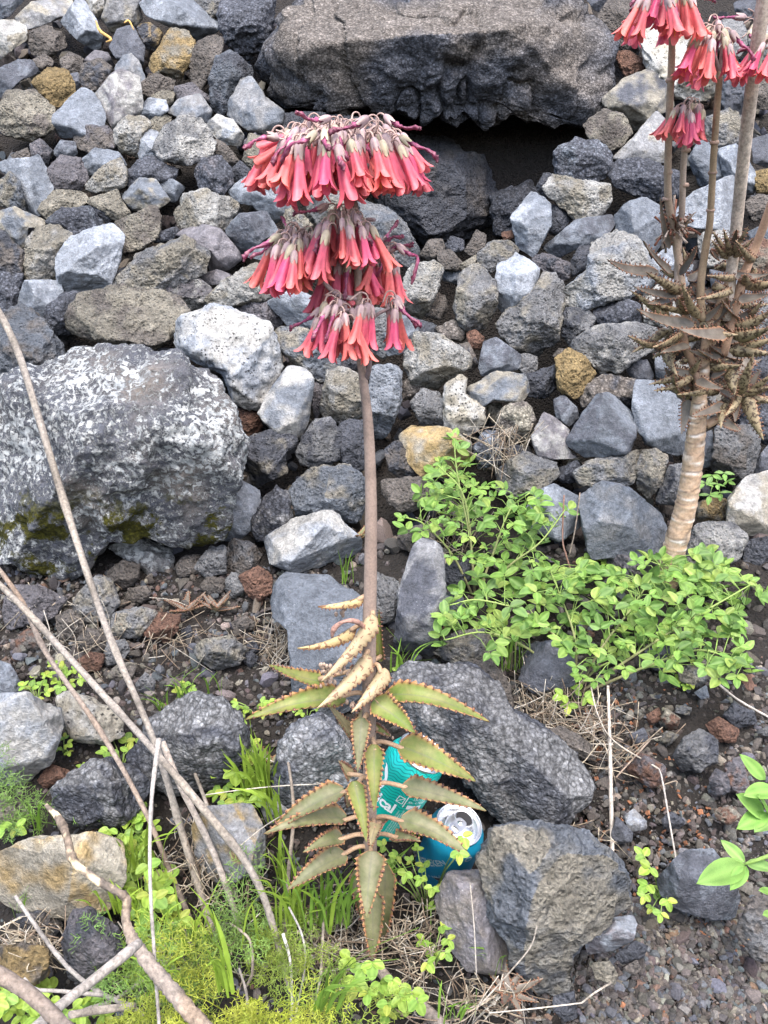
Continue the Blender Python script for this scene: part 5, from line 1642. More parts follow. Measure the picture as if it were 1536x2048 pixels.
stalk('twig', [(392, 1874, .05), (330, 1925, .05), (240, 1992, .06), (168, 2020, .07)], [5, 5.5, 5, 5], 'straight grey twig lying under the dead branch', 'twig', None, (.38, .34, .30), seed=18)
stalk('twig', [(140, 2030, .14), (200, 2020, .12), (270, 2012, .1)], [10, 11, 9], 'stout pale twig at the bottom left', 'twig', None, (.42, .36, .30), seed=19)
# right half
stalk('stick', [(1216, 1372, .07), (1220, 1500, .05), (1222, 1600, .04), (1226, 1752, .02)], [3.5, 5, 5.5, 5], 'pale upright stick in front of the gravel right of the great boulder', 'stick', None, (.50, .44, .37), seed=20, rough=.16)
stalk('straw', [(1182, 1375, .06), (1196, 1430, .06), (1228, 1482, .06), (1318, 1538, .06)], [2, 2, 2, 2.2], 'thin pale straw slanting from the pale stick over the gravel', 'straw', None, (.50, .44, .36), seed=21)
stalk('straw', [(1318, 1538, .06), (1325, 1562, .06), (1340, 1650, .04), (1352, 1722, .02), (1349, 1738, .02), (1342, 1728, .02)], [2.2, 2.4, 2.4, 2.2, 2, 1.5], 'bent white straw with a hooked lower end over the black blue rock', 'straw', None, (.58, .53, .47), seed=22)
stalk('twig', [(1418, 1352, .03), (1445, 1375, .02), (1480, 1402, .02), (1548, 1440, .02)], [2.5, 3, 3.2, 3], 'thin white twig lying on the ground at the right edge', 'twig', None, (.58, .53, .48), seed=23)
stalk('twig', [(1232, 1555, .05), (1300, 1480, .05)], [2, 2.5], 'short brown twig touching the pale stick', 'twig', None, (.33, .25, .19), seed=24)
stalk('straw', [(1074, 1852, .17), (1060, 1895, .16), (1010, 1955, .14), (958, 2012, .12)], [1.6, 2, 2.2, 2], 'thin straw leaning across the tapering rock', 'straw', None, (.50, .44, .36), seed=25)
stalk('straw', [(978, 2026, .10), (1060, 2018, .09), (1163, 2006, .08)], [1.6, 2, 2], 'straw lying along the bottom under the tapering rock', 'straw', None, (.50, .44, .36), seed=26)
stalk('straw', [(1163, 2006, .08), (1190, 1985, .07), (1222, 1966, .06)], [2.2, 2.6, 3], 'short thick straw beside the tan grey stone at the bottom', 'straw', None, (.50, .44, .36), seed=27)
stalk('straw', [(940, 1766, .14), (948, 1850, .13), (953, 1955, .11)], [1.6, 1.8, 1.8], 'upright straw in front of the smooth brown purple rock', 'straw', None, (.42, .38, .32), seed=28)
stalk('root', [(752, 1930, .02), (790, 1975, .03), (840, 2010, .04), (915, 2080, .05)], [15, 16, 17, 18], 'smooth brown grey root at the bottom under the tall plant', 'root', None, (.30, .24, .20), seed=29, rough=.03)
stalk('stem', [(1128, 990, .16), (1125, 1075, .12), (1132, 1110, .1), (1146, 1155, .05)], [2, 2.2, 2.4, 2.4], 'thin reddish bare stem between the two green shrubs', 'stem', None, (.28, .16, .12), seed=30)
stalk('stem', [(1160, 985, .16), (1150, 1060, .12), (1138, 1112, .08)], [1.5, 1.8, 2], 'thin brown bare stem beside the reddish one', 'stem', None, (.30, .22, .16), seed=31)
stalk('straw', [(410, 1590, .1), (480, 1580, .1), (560, 1572, .1), (640, 1568, .1)], [1.4, 1.6, 1.6, 1.4], 'long thin straw lying level across the crossing stalks', 'straw', None, (.52, .46, .38), seed=32)
stalk('straw', [(500, 1500, .1), (570, 1535, .1), (690, 1590, .08)], [1.4, 1.6, 1.4], 'thin straw slanting down to the left leaves of the tall plant', 'straw', None, (.52, .47, .40), seed=33)
stalk('straw', [(470, 1700, .12), (530, 1652, .12), (600, 1610, .1)], [1.4, 1.5, 1.2], 'thin straw in front of the rock with golden lichen', 'straw', None, (.52, .46, .38), seed=34)

# ------------------------------------------------------------------ green leaflets
def leaflet_mesh(seed, asp=0.58, fold=.25, tint=(.19, .32, .055), tip_pow=.75):
    rng = np.random.RandomState(seed)
    V, C, nt = [], [], 9
    us = (-1, -.5, 0, .5, 1)
    cur = rng.uniform(-.12, .2)
    for i in range(nt):
        t = i / (nt - 1)
        w = asp * .5 * (math.sin(math.pi * t ** .82) ** tip_pow if 0 < t < 1 else 0)
        for u in us:
            z = abs(u) * w * math.sin(fold) * 1.4 + cur * t * t * .6 + .02 * math.sin(5 * t + 2 * u + seed)
            V.append((t, u * w, z))
            c = np.array(tint) * (1 + .10 * (abs(u) - .5)) * (1 + .12 * math.sin(t * 38) * (u != 0))
            if u == 0:
                c = c * 1.25 + np.array([.05, .05, .02])
            if abs(u) == 1:
                c = c * 1.12 + np.array([.035, .035, .01])
            C.append(c)
    F = [(i * 5 + j, i * 5 + j + 1, i * 5 + 6 + j, i * 5 + 5 + j) for i in range(nt - 1) for j in range(4)]
    return np.array(V), F, np.array(C)


LT = [(.125, .245, .05), (.155, .285, .055), (.10, .20, .045), (.185, .30, .065), (.135, .24, .07)]
LEAFLETS = []
for s_ in range(10):
    v, f, c = leaflet_mesh(s_, (.52, .60, .66, .56, .62)[s_ % 5], (.1, .35, .55, .2, .4)[s_ % 5], LT[s_ % 5] if s_ != 9 else (.22, .31, .07))
    LEAFLETS.append((v, f, c, new_mesh('leaflet', v, f, M['green'], True, {'tint': c})))
SMALL = []
for s_ in range(6):
    v, f, c = leaflet_mesh(40 + s_, (.62, .72, .8)[s_ % 3], (.1, .3)[s_ % 2], [(.20, .33, .05), (.24, .36, .06), (.16, .29, .05), (.30, .36, .06), (.19, .32, .05), (.23, .34, .05)][s_], .6)
    SMALL.append((v, f, c, new_mesh('leaflet', v, f, M['green'], True, {'tint': c})))
GRND = []
for s_ in range(4):
    v, f, c = leaflet_mesh(60 + s_, (.40, .44, .38, .42)[s_], (.2, .35, .15, .3)[s_], [(.17, .32, .07), (.20, .36, .09), (.14, .28, .06), (.19, .33, .10)][s_], .85)
    GRND.append((v, f, c, new_mesh('leaflet', v, f, M['green'], True, {'tint': c})))


def frame_of(direction, normal):
    x = unit(direction)
    z = unit(normal - x * np.dot(normal, x))
    return np.stack([x, np.cross(z, x), z], 1)


def leaf_obj(root, loc0, P, direction, normal, size, proto):
    o = link('leaflet', proto[3], root)
    R = Matrix(frame_of(direction, normal).tolist()).to_4x4()
    o.matrix_local = Matrix.Translation(Vector(P - loc0)) @ R @ Matrix.Scale(size, 4)
    return o


def leaf_bag(B, P, direction, normal, size, proto):
    B.add((proto[0] * size) @ frame_of(direction, normal).T + P, proto[1], tint=proto[2])


def in_poly(x, y, poly):
    r = False
    for i in range(len(poly)):
        (x1, y1), (x2, y2) = poly[i], poly[i - 1]
        if (y1 > y) != (y2 > y) and x < (x2 - x1) * (y - y1) / (y2 - y1) + x1:
            r = not r
    return r


def shrub(name, poly, n, size_px, lift, label, seed, stems, protos=LEAFLETS, max_parts=300, cat='shrub', edge_pts=()):
    """trifoliate leaves filling a region; each leaf hangs on the nearest woody stem"""
    rng = np.random.RandomState(seed)
    loc0 = front(*stems[0][0])
    root = empty(name, loc0, label, cat)
    SP, SB = [], Bag()
    for s in stems:
        P = catmull([front(*p) for p in s], 6)
        v, f, a = tube(P, [.0022, .0016, .0010], 6)
        c = np.outer(1 - a / a.max(), (.22, .19, .11)) + np.outer(a / a.max(), (.20, .29, .07))
        o = link('stem', new_mesh('stem', v - loc0, f, M['stalk'], True, {'tint': c}), root)
        SP.append(P)
    SP = np.vstack(SP)
    xs, ys = [p[0] for p in poly], [p[1] for p in poly]
    pts = list(edge_pts)
    while len(pts) < n:
        x, y = rng.uniform(min(xs), max(xs)), rng.uniform(min(ys), max(ys))
        if in_poly(x, y, poly) and all((x - q[0]) ** 2 + (y - q[1]) ** 2 > (size_px * .30) ** 2 for q in pts[-60:]):
            pts.append((x, y))
    leaves = []
    for x, y in pts:
        l = rng.uniform(*lift)
        P = front(x, y, l)
        k = np.dot(P - CAM, FWD) / F_PX
        s = size_px * k * .62 * rng.uniform(.55, 1.2)
        near = SP[np.argmin(np.linalg.norm(SP - P, axis=1) + np.where(SP[:, 2] > P[2] + .01, .05, 0))]
        mid = 0.5 * (near + P) + np.array([0, 0, .006])
        v, f, _ = tube([near, mid, P], [.0008, .0006, .0005], 4)
        SB.add(v, f, tint=np.tile((.20, .30, .075), (len(v), 1)))
        out = unit(P - near) + np.array([0, -.25, .15]) + rng.normal(size=3) * .25
        nrm = unit(np.array([0, 0, 1.0]) + .55 * TO_CAM(P) + rng.normal(size=3) * .38)
        out = unit(out - nrm * np.dot(out, nrm) * .8)
        b = np.cross(nrm, out)
        for ang, m in ((0, 1.0), (rng.uniform(.9, 1.35), .88), (-rng.uniform(.9, 1.35), .88)):
            d = out * math.cos(ang) + b * math.sin(ang)
            start = P + (out * s * .22 if ang == 0 else out * s * .02)
            leaves.append((l, start, d, nrm + rng.normal(size=3) * .2, s * m, rng.randint(len(protos))))
    leaves.sort(key=lambda q: -q[0] * q[4])
    for q in leaves[:max_parts]:
        leaf_obj(root, loc0, q[1], q[2], q[3], q[4], protos[q[5]])
    if len(leaves) > max_parts:
        B = Bag()
        for q in leaves[max_parts:]:
            leaf_bag(B, q[1], q[2], q[3], q[4], protos[q[5]])
        o = link('leaflets', B.mesh('leaflets', M['green'], True, loc0), root)
        o['kind'] = 'stuff'
    o = link('leaf_stalks', SB.mesh('leaf_stalks', M['stalk'], True, loc0), root)
    o['kind'] = 'stuff'
    return root


shrub('clover_shrub', [(905, 870), (935, 905), (940, 960), (1010, 975), (1060, 985), (1090, 1010), (1105, 1065), (1110, 1120), (1080, 1150), (1010, 1140), (950, 1125), (905, 1120), (870, 1080),
                       (812, 1060), (805, 1030), (840, 990), (870, 940), (890, 905)], 125, 42, (.02, .15), 'upright pale green clover shrub growing against the wall', 61,
      [[(950, 1190, .0), (945, 1120, .05), (935, 1050, .1), (915, 950, .13), (908, 885, .14)], [(955, 1190, .0), (985, 1110, .08), (1020, 1020, .12), (1060, 985, .14)],
       [(945, 1190, 0), (905, 1110, .08), (850, 1050, .12), (812, 1035, .14)], [(960, 1190, .0), (1020, 1130, .08), (1080, 1085, .12), (1130, 1020, .15)], [(950, 1190, 0), (930, 1000, .12), (875, 930, .14)]],
      edge_pts=[(1135, 1022), (1118, 1030), (908, 880), (918, 900), (895, 920), (940, 925), (808, 1038), (815, 1060), (838, 1000), (880, 935), (1068, 990)])
shrub('clover_shrub', [(905, 1190), (960, 1150), (1040, 1150), (1110, 1130), (1200, 1130), (1290, 1110), (1330, 1115), (1400, 1105), (1455, 1115), (1490, 1160), (1530, 1160), (1540, 1200), (1480, 1215),
                       (1470, 1270), (1500, 1310), (1500, 1360), (1440, 1345), (1370, 1330), (1320, 1345), (1270, 1290), (1230, 1340), (1190, 1350), (1150, 1345), (1110, 1290), (1020, 1285), (980, 1310),
                       (960, 1260), (880, 1290), (880, 1230)], 265, 52, (.02, .15), 'wide bright green clover shrub spreading around the foot of the ringed trunk', 62,
      [[(1140, 1385, .0), (1130, 1300, .06), (1060, 1230, .1), (960, 1200, .12), (900, 1210, .13)], [(1150, 1385, .0), (1150, 1280, .08), (1120, 1190, .1), (1100, 1140, .1)],
       [(1155, 1385, .0), (1200, 1300, .08), (1260, 1220, .1), (1320, 1130, .1)], [(1160, 1385, 0), (1270, 1310, .08), (1380, 1240, .11), (1500, 1170, .12)],
       [(1170, 1385, 0), (1300, 1330, .08), (1400, 1300, .11), (1490, 1330, .12)], [(1150, 1385, 0), (1190, 1340, .05), (1230, 1320, .08)], [(1145, 1385, 0), (1060, 1300, .07), (970, 1265, .11), (890, 1280, .12)]],
      edge_pts=[(1505, 1345), (1490, 1300), (1535, 1185), (1440, 1355), (1325, 1345), (1160, 1350), (1190, 1360), (980, 1308), (885, 1292), (892, 1215), (1250, 1335)])


def weed(name, spots, size_px, label, seed, protos=SMALL, root_at=None, cat='weed', lift=(.006, .04), spread=1.0, up=1.0):
    """a low seedling: trifoliate leaves on thin stalks from one root"""
    rng = np.random.RandomState(seed)
    cx, cy = (np.mean([p[0] for p in spots]), max(p[1] for p in spots) + 8) if root_at is None else root_at
    loc0 = front(cx, cy, 0)
    root = empty(name, loc0, label, cat)
    SB = Bag()
    for x, y in spots:
        P = front(x, y, rng.uniform(*lift))
        k = np.dot(P - CAM, FWD) / F_PX
        s = size_px * k * .8 * rng.uniform(.7, 1.15)
        v, f, _ = tube([loc0, .5 * (loc0 + P) + np.array([0, 0, .008]), P], [.0009, .0007, .0006], 5)
        SB.add(v - loc0, f, tint=np.tile((.21, .31, .08), (len(v), 1)))
        out = unit((P - loc0) * np.array([1, 1, .4]) + np.array([0, -.004, 0]) + rng.normal(size=3) * .006)
        nrm = unit(np.array([0, 0, up]) + .6 * TO_CAM(P) + rng.normal(size=3) * .25)
        out = unit(out - nrm * np.dot(out, nrm))
        b = np.cross(nrm, out)
        for ang, m in ((0, 1.0), (1.25, .9), (-1.25, .9)):
            ang += rng.uniform(-.2, .2)
            leaf_obj(root, loc0, P + (out * s * .15 if m == 1 else 0), out * math.cos(ang) + b * math.sin(ang), nrm + rng.normal(size=3) * .12, s * m, protos[rng.randint(len(protos))])
    link('stem', SB.mesh('stem', M['stalk']), root)
    return root


def spots(cx, cy, rx, ry, n, seed):
    rng = np.random.RandomState(seed)
    out = []
    for i in range(n):
        a, r = i * 2.4 + rng.uniform(-.4, .4), math.sqrt((i + .6) / n)
        out.append((cx + rx * r * math.cos(a), cy + ry * r * math.sin(a)))
    return out


W = 'clover_seedling'
weed(W, spots(75, 1370, 32, 28, 7, 1), 20, 'pale clover seedling above the large pale grey rock', 71)
weed(W, spots(122, 1352, 40, 26, 9, 2), 22, 'clover seedling left of the long dry stalk below the red brown stone', 72)
weed(W, spots(372, 1376, 22, 14, 4, 3), 18, 'small clover seedling above the black clinker boulder', 73)
weed(W, spots(510, 1415, 52, 20, 9, 4), 20, 'clover seedling behind the lowest long leaf of the tall plant', 74)
weed(W, spots(620, 1420, 32, 22, 5, 5), 18, 'clover seedling right of the tall blue slab foot', 75)
weed(W, spots(245, 1500, 42, 30, 8, 6), 24, 'clover seedling between the dry stalks above the black boulder', 76)
weed(W, spots(128, 1490, 20, 16, 4, 7), 18, 'clover seedling beside the pale pitted stone', 77)
weed(W, spots(180, 1532, 22, 10, 4, 8), 16, 'clover seedling at the top of the lower black boulder', 78)
weed(W, spots(470, 1510, 45, 45, 18, 9), 32, 'bright clover at the right of the black clinker boulder', 79, lift=(.02, .09))
weed(W, spots(478, 1590, 46, 32, 14, 10), 26, 'bright clover above the rock with golden lichen', 80, lift=(.02, .07))
weed(W, spots(255, 1655, 48, 45, 16, 11), 32, 'bright clover right of the tan rock under the thin stalk', 81, lift=(.02, .09))
weed(W, spots(285, 1770, 55, 60, 22, 12), 36, 'leafy clover mass between the dead branch and the stalks', 82, lift=(.02, .10))
weed(W, spots(335, 1855, 55, 50, 18, 13), 36, 'leafy clover mass below the crossing stalks near the bottom', 83, lift=(.02, .08))
weed(W, spots(30, 1985, 50, 45, 11, 14), 38, 'clover in the bottom left corner behind the thick branch', 84, lift=(.03, .10))
weed(W, spots(130, 2015, 90, 40, 18, 15), 36, 'clover along the bottom edge at the left', 85, lift=(.02, .08))
weed(W, spots(12, 1640, 26, 26, 4, 16), 34, 'clover at the left edge above the large tan rock', 86, lift=(.03, .08))
weed(W, spots(235, 1905, 36, 30, 6, 17), 26, 'clover right of the dark rough rock at the lower left', 87, lift=(.02, .08))
weed(W, [(768, 1692), (795, 1712), (835, 1700), (850, 1735), (812, 1745), (842, 1755), (785, 1728), (865, 1775), (788, 1760), (822, 1722), (880, 1768), (910, 1776)], 24, 'clover with small leaves in front of the blue can', 88, lift=(.05, .12), root_at=(855, 1830))
weed(W, [(925, 1672), (918, 1705)], 38, 'clover sprig reaching up across the blue can', 89, lift=(.17, .19), root_at=(868, 1790))
weed(W, [(862, 1818), (882, 1852), (895, 1878), (870, 1900), (855, 1925), (848, 1880), (890, 1905)], 26, 'yellowing clover left of the smooth brown purple rock', 90, lift=(.04, .10), root_at=(860, 1960))
weed(W, [(700, 1915), (725, 1935), (745, 1925), (712, 1965), (760, 1965), (735, 1985)], 40, 'clover with round leaves at the foot of the tall plant', 91, lift=(.05, .12))
weed(W, spots(790, 1995, 46, 40, 9, 18), 32, 'clover over the smooth root at the bottom', 92, lift=(.05, .12))
weed(W, [(1288, 1712), (1300, 1735), (1295, 1770), (1318, 1780), (1348, 1740), (1362, 1755), (1305, 1815), (1335, 1800), (1290, 1790), (1322, 1826)], 27, 'yellow green seedling on the gravel left of the black blue rock', 93, lift=(.02, .08), root_at=(1322, 1800))
weed(W, [(1358, 1358), (1372, 1372), (1382, 1364)], 17, 'tiny three leaved clover under the wide green shrub', 94)
weed(W, [(1290, 1112), (1175, 1118), (1190, 1112), (1205, 1122)], 18, 'tiny clover on the layered blue grey slab', 95)
weed(W, [(1425, 950), (1410, 965), (1440, 985), (1455, 962), (1420, 990), (1448, 945), (1435, 968)], 30, 'dark green sprig growing right of the ringed trunk', 96, protos=GRND, lift=(.03, .08), root_at=(1428, 968))
weed(W, [(1125, 1390), (1150, 1380), (1110, 1375), (1138, 1410), (1170, 1395)], 24, 'yellowing clover sprig in the dry grass below the wide shrub', 97, lift=(.02, .06))
weed(W, spots(795, 1355, 22, 20, 5, 19), 18, 'small clover beside the grass above the great clinker boulder', 98)
weed(W, spots(470, 1452, 22, 18, 5, 20), 20, 'small clover at the top right of the black clinker boulder', 99, lift=(.02, .06))
weed(W, spots(320, 1940, 60, 36, 12, 21), 34, 'clover beside the dead branch near the bottom', 100, lift=(.02, .06))


def big_sprig(label, leaves, stem, seed):
    loc0 = at(*stem[0])
    root = empty('leafy_sprig', loc0, label, 'sprig')
    rng = np.random.RandomState(seed)
    v, f, _ = tube(catmull([at(*p) for p in stem], 6), [.0018, .0014, .0010], 6)
    link('stem', new_mesh('stem', v - loc0, f, M['stalk'], True, {'tint': np.tile((.24, .35, .09), (len(v), 1))}), root)
    for i, ((bx, by), (tx, ty), d0, d1) in enumerate(leaves):
        P, Q = at(bx, by, d0), at(tx, ty, d1)
        nrm = np.array([0, 0, 1.0]) + .8 * TO_CAM(P) + rng.normal(size=3) * .2
        leaf_obj(root, loc0, P, Q - P, nrm, np.linalg.norm(Q - P), GRND[i % 4])


big_sprig('sprig with large pale green leaves at the right edge above the brown grey rock', [((1490, 1730), (1394, 1766), .62, .60), ((1490, 1725), (1440, 1680), .62, .63), ((1492, 1732), (1462, 1778), .62, .60), ((1492, 1725), (1560, 1745), .62, .6)],
          [(1570, 1700, .6), (1520, 1718, .61), (1490, 1728, .62)], 1)
big_sprig('sprig with large pale green leaves at the right edge, upper of two', [((1530, 1560), (1480, 1508), .66, .66), ((1528, 1632), (1466, 1588), .66, .65), ((1535, 1625), (1476, 1655), .66, .64), ((1545, 1640), (1508, 1668), .66, .64), ((1550, 1580), (1488, 1590), .66, .64), ((1540, 1628), (1508, 1595), .66, .64)],
          [(1580, 1600, .66), (1548, 1615, .66), (1532, 1628, .66)], 2)
big_sprig('sprig of green leaves cut off at the right edge near the bottom', [((1550, 1790), (1518, 1780), .62, .61), ((1552, 1835), (1522, 1832), .62, .61)], [(1580, 1800, .62), (1550, 1812, .62)], 3)


# ------------------------------------------------------------------ grass tufts
def tuft(cx, cy, n, h_px, label, seed, lift=.0, spread=12, lean=(-.5, .5), tint=(.19, .34, .05), w_px=4.0, dry=0.0, name='grass_tuft', cat='grass'):
    rng = np.random.RandomState(seed)
    B = Bag()
    loc0 = front(cx, cy, lift)
    k = np.dot(loc0 - CAM, FWD) / F_PX
    for i in range(n):
        b = front(cx + rng.normal() * spread, cy + rng.normal() * spread * .35, lift + .02)
        h = h_px * 1.15 * k * rng.uniform(.5, 1.1)
        lx, ly = rng.uniform(*lean), rng.uniform(-.5, .15)
        p1 = b + np.array([lx * h * .3, ly * h * .3, h * .55])
        p2 = b + np.array([lx * h * .95, ly * h * .8, h * rng.uniform(.7, 1.0)])
        path = catmull([b, p1, p2], 4)
        w = w_px * k * rng.uniform(.6, 1.2) * .5
        side = unit(np.cross(p2 - b, TO_CAM(b)) + rng.normal(size=3) * .3)
        m = len(path)
        ww = w * np.sin(np.pi * np.clip(np.linspace(.25, 1, m), 0, 1)) ** .8
        nn = unit(np.cross(side, p2 - b))
        V = np.vstack([path + side * ww[:, None], path - nn * w * .25, path - side * ww[:, None]])
        F = [(j, j + 1, m + j + 1, m + j) for j in range(m - 1)] + [(m + j, m + j + 1, 2 * m + j + 1, 2 * m + j) for j in range(m - 1)]
        c = np.array(tint) * rng.uniform(.75, 1.25) if rng.uniform() > dry else np.array([.42, .35, .22]) * rng.uniform(.7, 1.2)
        B.add(V - loc0, F, tint=np.tile(c, (len(V), 1)))
    o = link(name, B.mesh(name, M['grass']), None, loc0)
    return tag(o, label, cat)


G1, G2 = (.22, .38, .06), (.30, .44, .06)
tuft(320, 1425, 9, 60, 'thin grass tuft left of the black clinker boulder', 1, spread=10, lean=(-1.0, .3))
tuft(372, 1400, 11, 75, 'grass tuft at the top of the black clinker boulder', 2, spread=12, lean=(-.6, .9))
tuft(425, 1390, 6, 60, 'sparse grass tuft right above the black clinker boulder', 3, spread=10, lean=(-.3, .5))
tuft(520, 1600, 42, 150, 'dense bright grass tuft between the two black clinker rocks', 4, lift=.02, spread=18, lean=(-.35, .35), tint=G2, w_px=7)
tuft(548, 1640, 14, 120, 'bright grass tuft behind the left leaf tips of the tall plant', 5, lift=.03, spread=10, lean=(-.6, .1), tint=G2, w_px=7)
tuft(598, 1850, 38, 170, 'tall grass tuft left below the leaves of the tall plant', 6, lift=.02, spread=30, lean=(-.4, .4), tint=G2, w_px=7)
tuft(660, 1850, 30, 170, 'tall grass tuft behind the hanging lower leaves', 7, lift=.03, spread=22, lean=(-.3, .5), tint=G1, w_px=8)
tuft(690, 1165, 8, 75, 'thin grass tuft in front of the light grey slab', 8, spread=8, lean=(-.2, .5))
tuft(805, 1348, 14, 90, 'grass tuft right of the stem above the great clinker boulder', 9, spread=12, lean=(-.5, .8))
tuft(1018, 1340, 22, 110, 'grass tuft under the left end of the wide green shrub', 10, lift=.01, spread=10, lean=(-.35, .35), dry=.25)
tuft(265, 1740, 26, 120, 'bright grass tuft among the clover right of the tan rock', 11, lift=.03, spread=28, lean=(-.7, .7), tint=G2, w_px=7)
tuft(455, 1985, 10, 190, 'broad bright grass blades standing in the fennel', 12, lift=.10, spread=12, lean=(-.25, .1), tint=G2, w_px=13)
tuft(655, 2020, 12, 200, 'long grass blades leaning right at the bottom', 13, lift=.08, spread=20, lean=(.1, .9), tint=G1, w_px=9)
tuft(330, 1990, 20, 110, 'grass tuft beside the pale upright stalk at the bottom', 14, lift=.05, spread=36, lean=(-.6, .6), tint=G2, w_px=6)
tuft(85, 1660, 10, 120, 'thin grass blades left of the lower black boulder', 15, lift=.03, spread=14, lean=(-.3, .6))
tuft(985, 1945, 7, 110, 'thin grass blades in front of the smooth brown purple rock', 16, lift=.04, spread=16, lean=(-.6, .3))
tuft(745, 1800, 18, 140, 'grass tuft right of the lower stem', 17, lift=.0, spread=18, lean=(-.2, .6), tint=G1, w_px=6)
tuft(820, 1680, 10, 80, 'thin grass blades between the two cans', 18, lift=.05, spread=8, lean=(-.3, .5), tint=G2, w_px=4)
tuft(905, 2040, 12, 100, 'grass blades at the bottom right of the root', 19, lift=.05, spread=22, lean=(-.4, .6), tint=G1, w_px=5)
tuft(40, 1835, 8, 90, 'thin grass blades under the large tan rock', 20, lift=.02, spread=12, lean=(-.2, .6))


tuft(400, 1900, 30, 150, 'grass blades among the dry stalks near the bottom', 21, lift=.03, spread=45, lean=(-.5, .5), tint=G2, w_px=6)
tuft(255, 1830, 22, 120, 'grass blades in the clover beside the dead branch', 22, lift=.03, spread=30, lean=(-.6, .6), tint=G2, w_px=6)
tuft(560, 1760, 18, 130, 'grass blades between the dry stalk and the lower left leaves', 23, lift=.02, spread=25, lean=(-.4, .4), tint=G2, w_px=6)


# ------------------------------------------------------------------ feathery fennel
def fennel(cx, cy, n_fronds, h_px, label, seed, lift=.02, tint=(.22, .31, .05), tint2=(.34, .36, .04)):
    rng = np.random.RandomState(seed)
    loc0 = front(cx, cy, lift)
    root = empty('fennel', loc0, label, 'fennel')
    k = np.dot(loc0 - CAM, FWD) / F_PX
    for q in range(n_fronds):
        B = Bag()
        h = h_px * 1.15 * k * rng.uniform(.6, 1.1)
        a = rng.uniform(-1.2, 1.2)
        d0 = unit(np.array([math.sin(a) * 1.0, rng.uniform(-.7, .2), 1.0]))
        b = loc0 + np.array([rng.normal() * .012, rng.normal() * .008, 0])
        mixv = rng.uniform()
        base_c = np.array(tint) * (1 - mixv) + np.array(tint2) * mixv
        def seg(p, d, L, r, lev):
            e = p + d * L + np.array([0, 0, -.10 * L * lev])
            s1 = unit(np.cross(d, rng.normal(size=3)))
            s2 = np.cross(unit(d), s1)
            tri = [s1 * r, (-.5 * s1 + .87 * s2) * r, (-.5 * s1 - .87 * s2) * r]
            V = [p + t for t in tri] + [e + t * .6 for t in tri]
            B.add(np.array(V) - loc0, [(0, 1, 4, 3), (1, 2, 5, 4), (2, 0, 3, 5)], tint=np.tile(base_c * rng.uniform(.75, 1.3), (6, 1)))
            return e
        p, d = b, d0
        steps = 9
        for s in range(steps):
            p2 = seg(p, d, h / steps, .0007 * (1.3 - s / steps), .2)
            d = unit(d + rng.normal(size=3) * .12 + np.array([math.sin(a) * .10, -.03, -.05]))
            if s > 1:
                for sd in (-1, 1):
                    s1 = unit(np.cross(d, TO_CAM(p)) * sd + d * .7 + rng.normal(size=3) * .25)
                    L1 = h * .30 * (1 - .6 * s / steps)
                    pp, dd = p2, s1
                    for j in range(4):
                        pn = seg(pp, dd, L1 / 4, .00042, .5)
                        dd = unit(dd + rng.normal(size=3) * .15)
                        for sd2 in (-1, 1):
                            s2 = unit(np.cross(dd, TO_CAM(p)) * sd2 + dd * .9 + rng.normal(size=3) * .3)
                            e2 = seg(pn, s2, L1 * .30, .00038, .6)
                            if rng.uniform() < .6:
                                seg(e2, unit(s2 + rng.normal(size=3) * .5), L1 * .20, .00032, .6)
                                seg(e2, unit(s2 + rng.normal(size=3) * .5), L1 * .20, .00032, .6)
                        pp = pn
            p = p2
        link('frond', B.mesh('frond', M['fennel'], False), root)


GN, YL = (.17, .30, .08), (.40, .43, .065)
fennel(45, 1640, 6, 130, 'green feathery fennel at the left edge over the lower black boulder', 1, .03, GN, (.18, .30, .07))
fennel(95, 1640, 5, 100, 'green feathery fennel under the large pale grey rock', 2, .03, GN, (.18, .30, .07))
fennel(215, 1960, 8, 170, 'green feathery fennel right of the dark rough rock', 3, .05, GN, (.2, .3, .06))
fennel(445, 1900, 9, 170, 'green feathery fennel behind the dry stalks', 4, .02, GN, (.24, .33, .05))
fennel(520, 1900, 8, 150, 'green feathery fennel right of the dry stalks', 5, .03, GN, (.3, .36, .05))
fennel(370, 2010, 10, 160, 'yellow green fennel left of the broad grass blades', 6, .05, (.25, .34, .05), YL)
fennel(455, 2070, 12, 150, 'bright yellow fennel at the bottom in the left half', 7, .08, (.32, .38, .04), YL)
fennel(535, 2060, 10, 150, 'yellow fennel at the bottom centre', 8, .07, (.28, .35, .04), YL)
fennel(610, 1930, 6, 130, 'soft green fennel beside the short upright stalk', 9, .04, (.2, .3, .06), (.27, .34, .06))
fennel(690, 2060, 6, 130, 'soft green fennel at the bottom under the tall plant', 10, .06, (.2, .3, .06), (.27, .34, .06))
fennel(330, 2080, 8, 120, 'yellow fennel at the bottom edge beside the dead branch', 11, .08, (.26, .35, .04), YL)


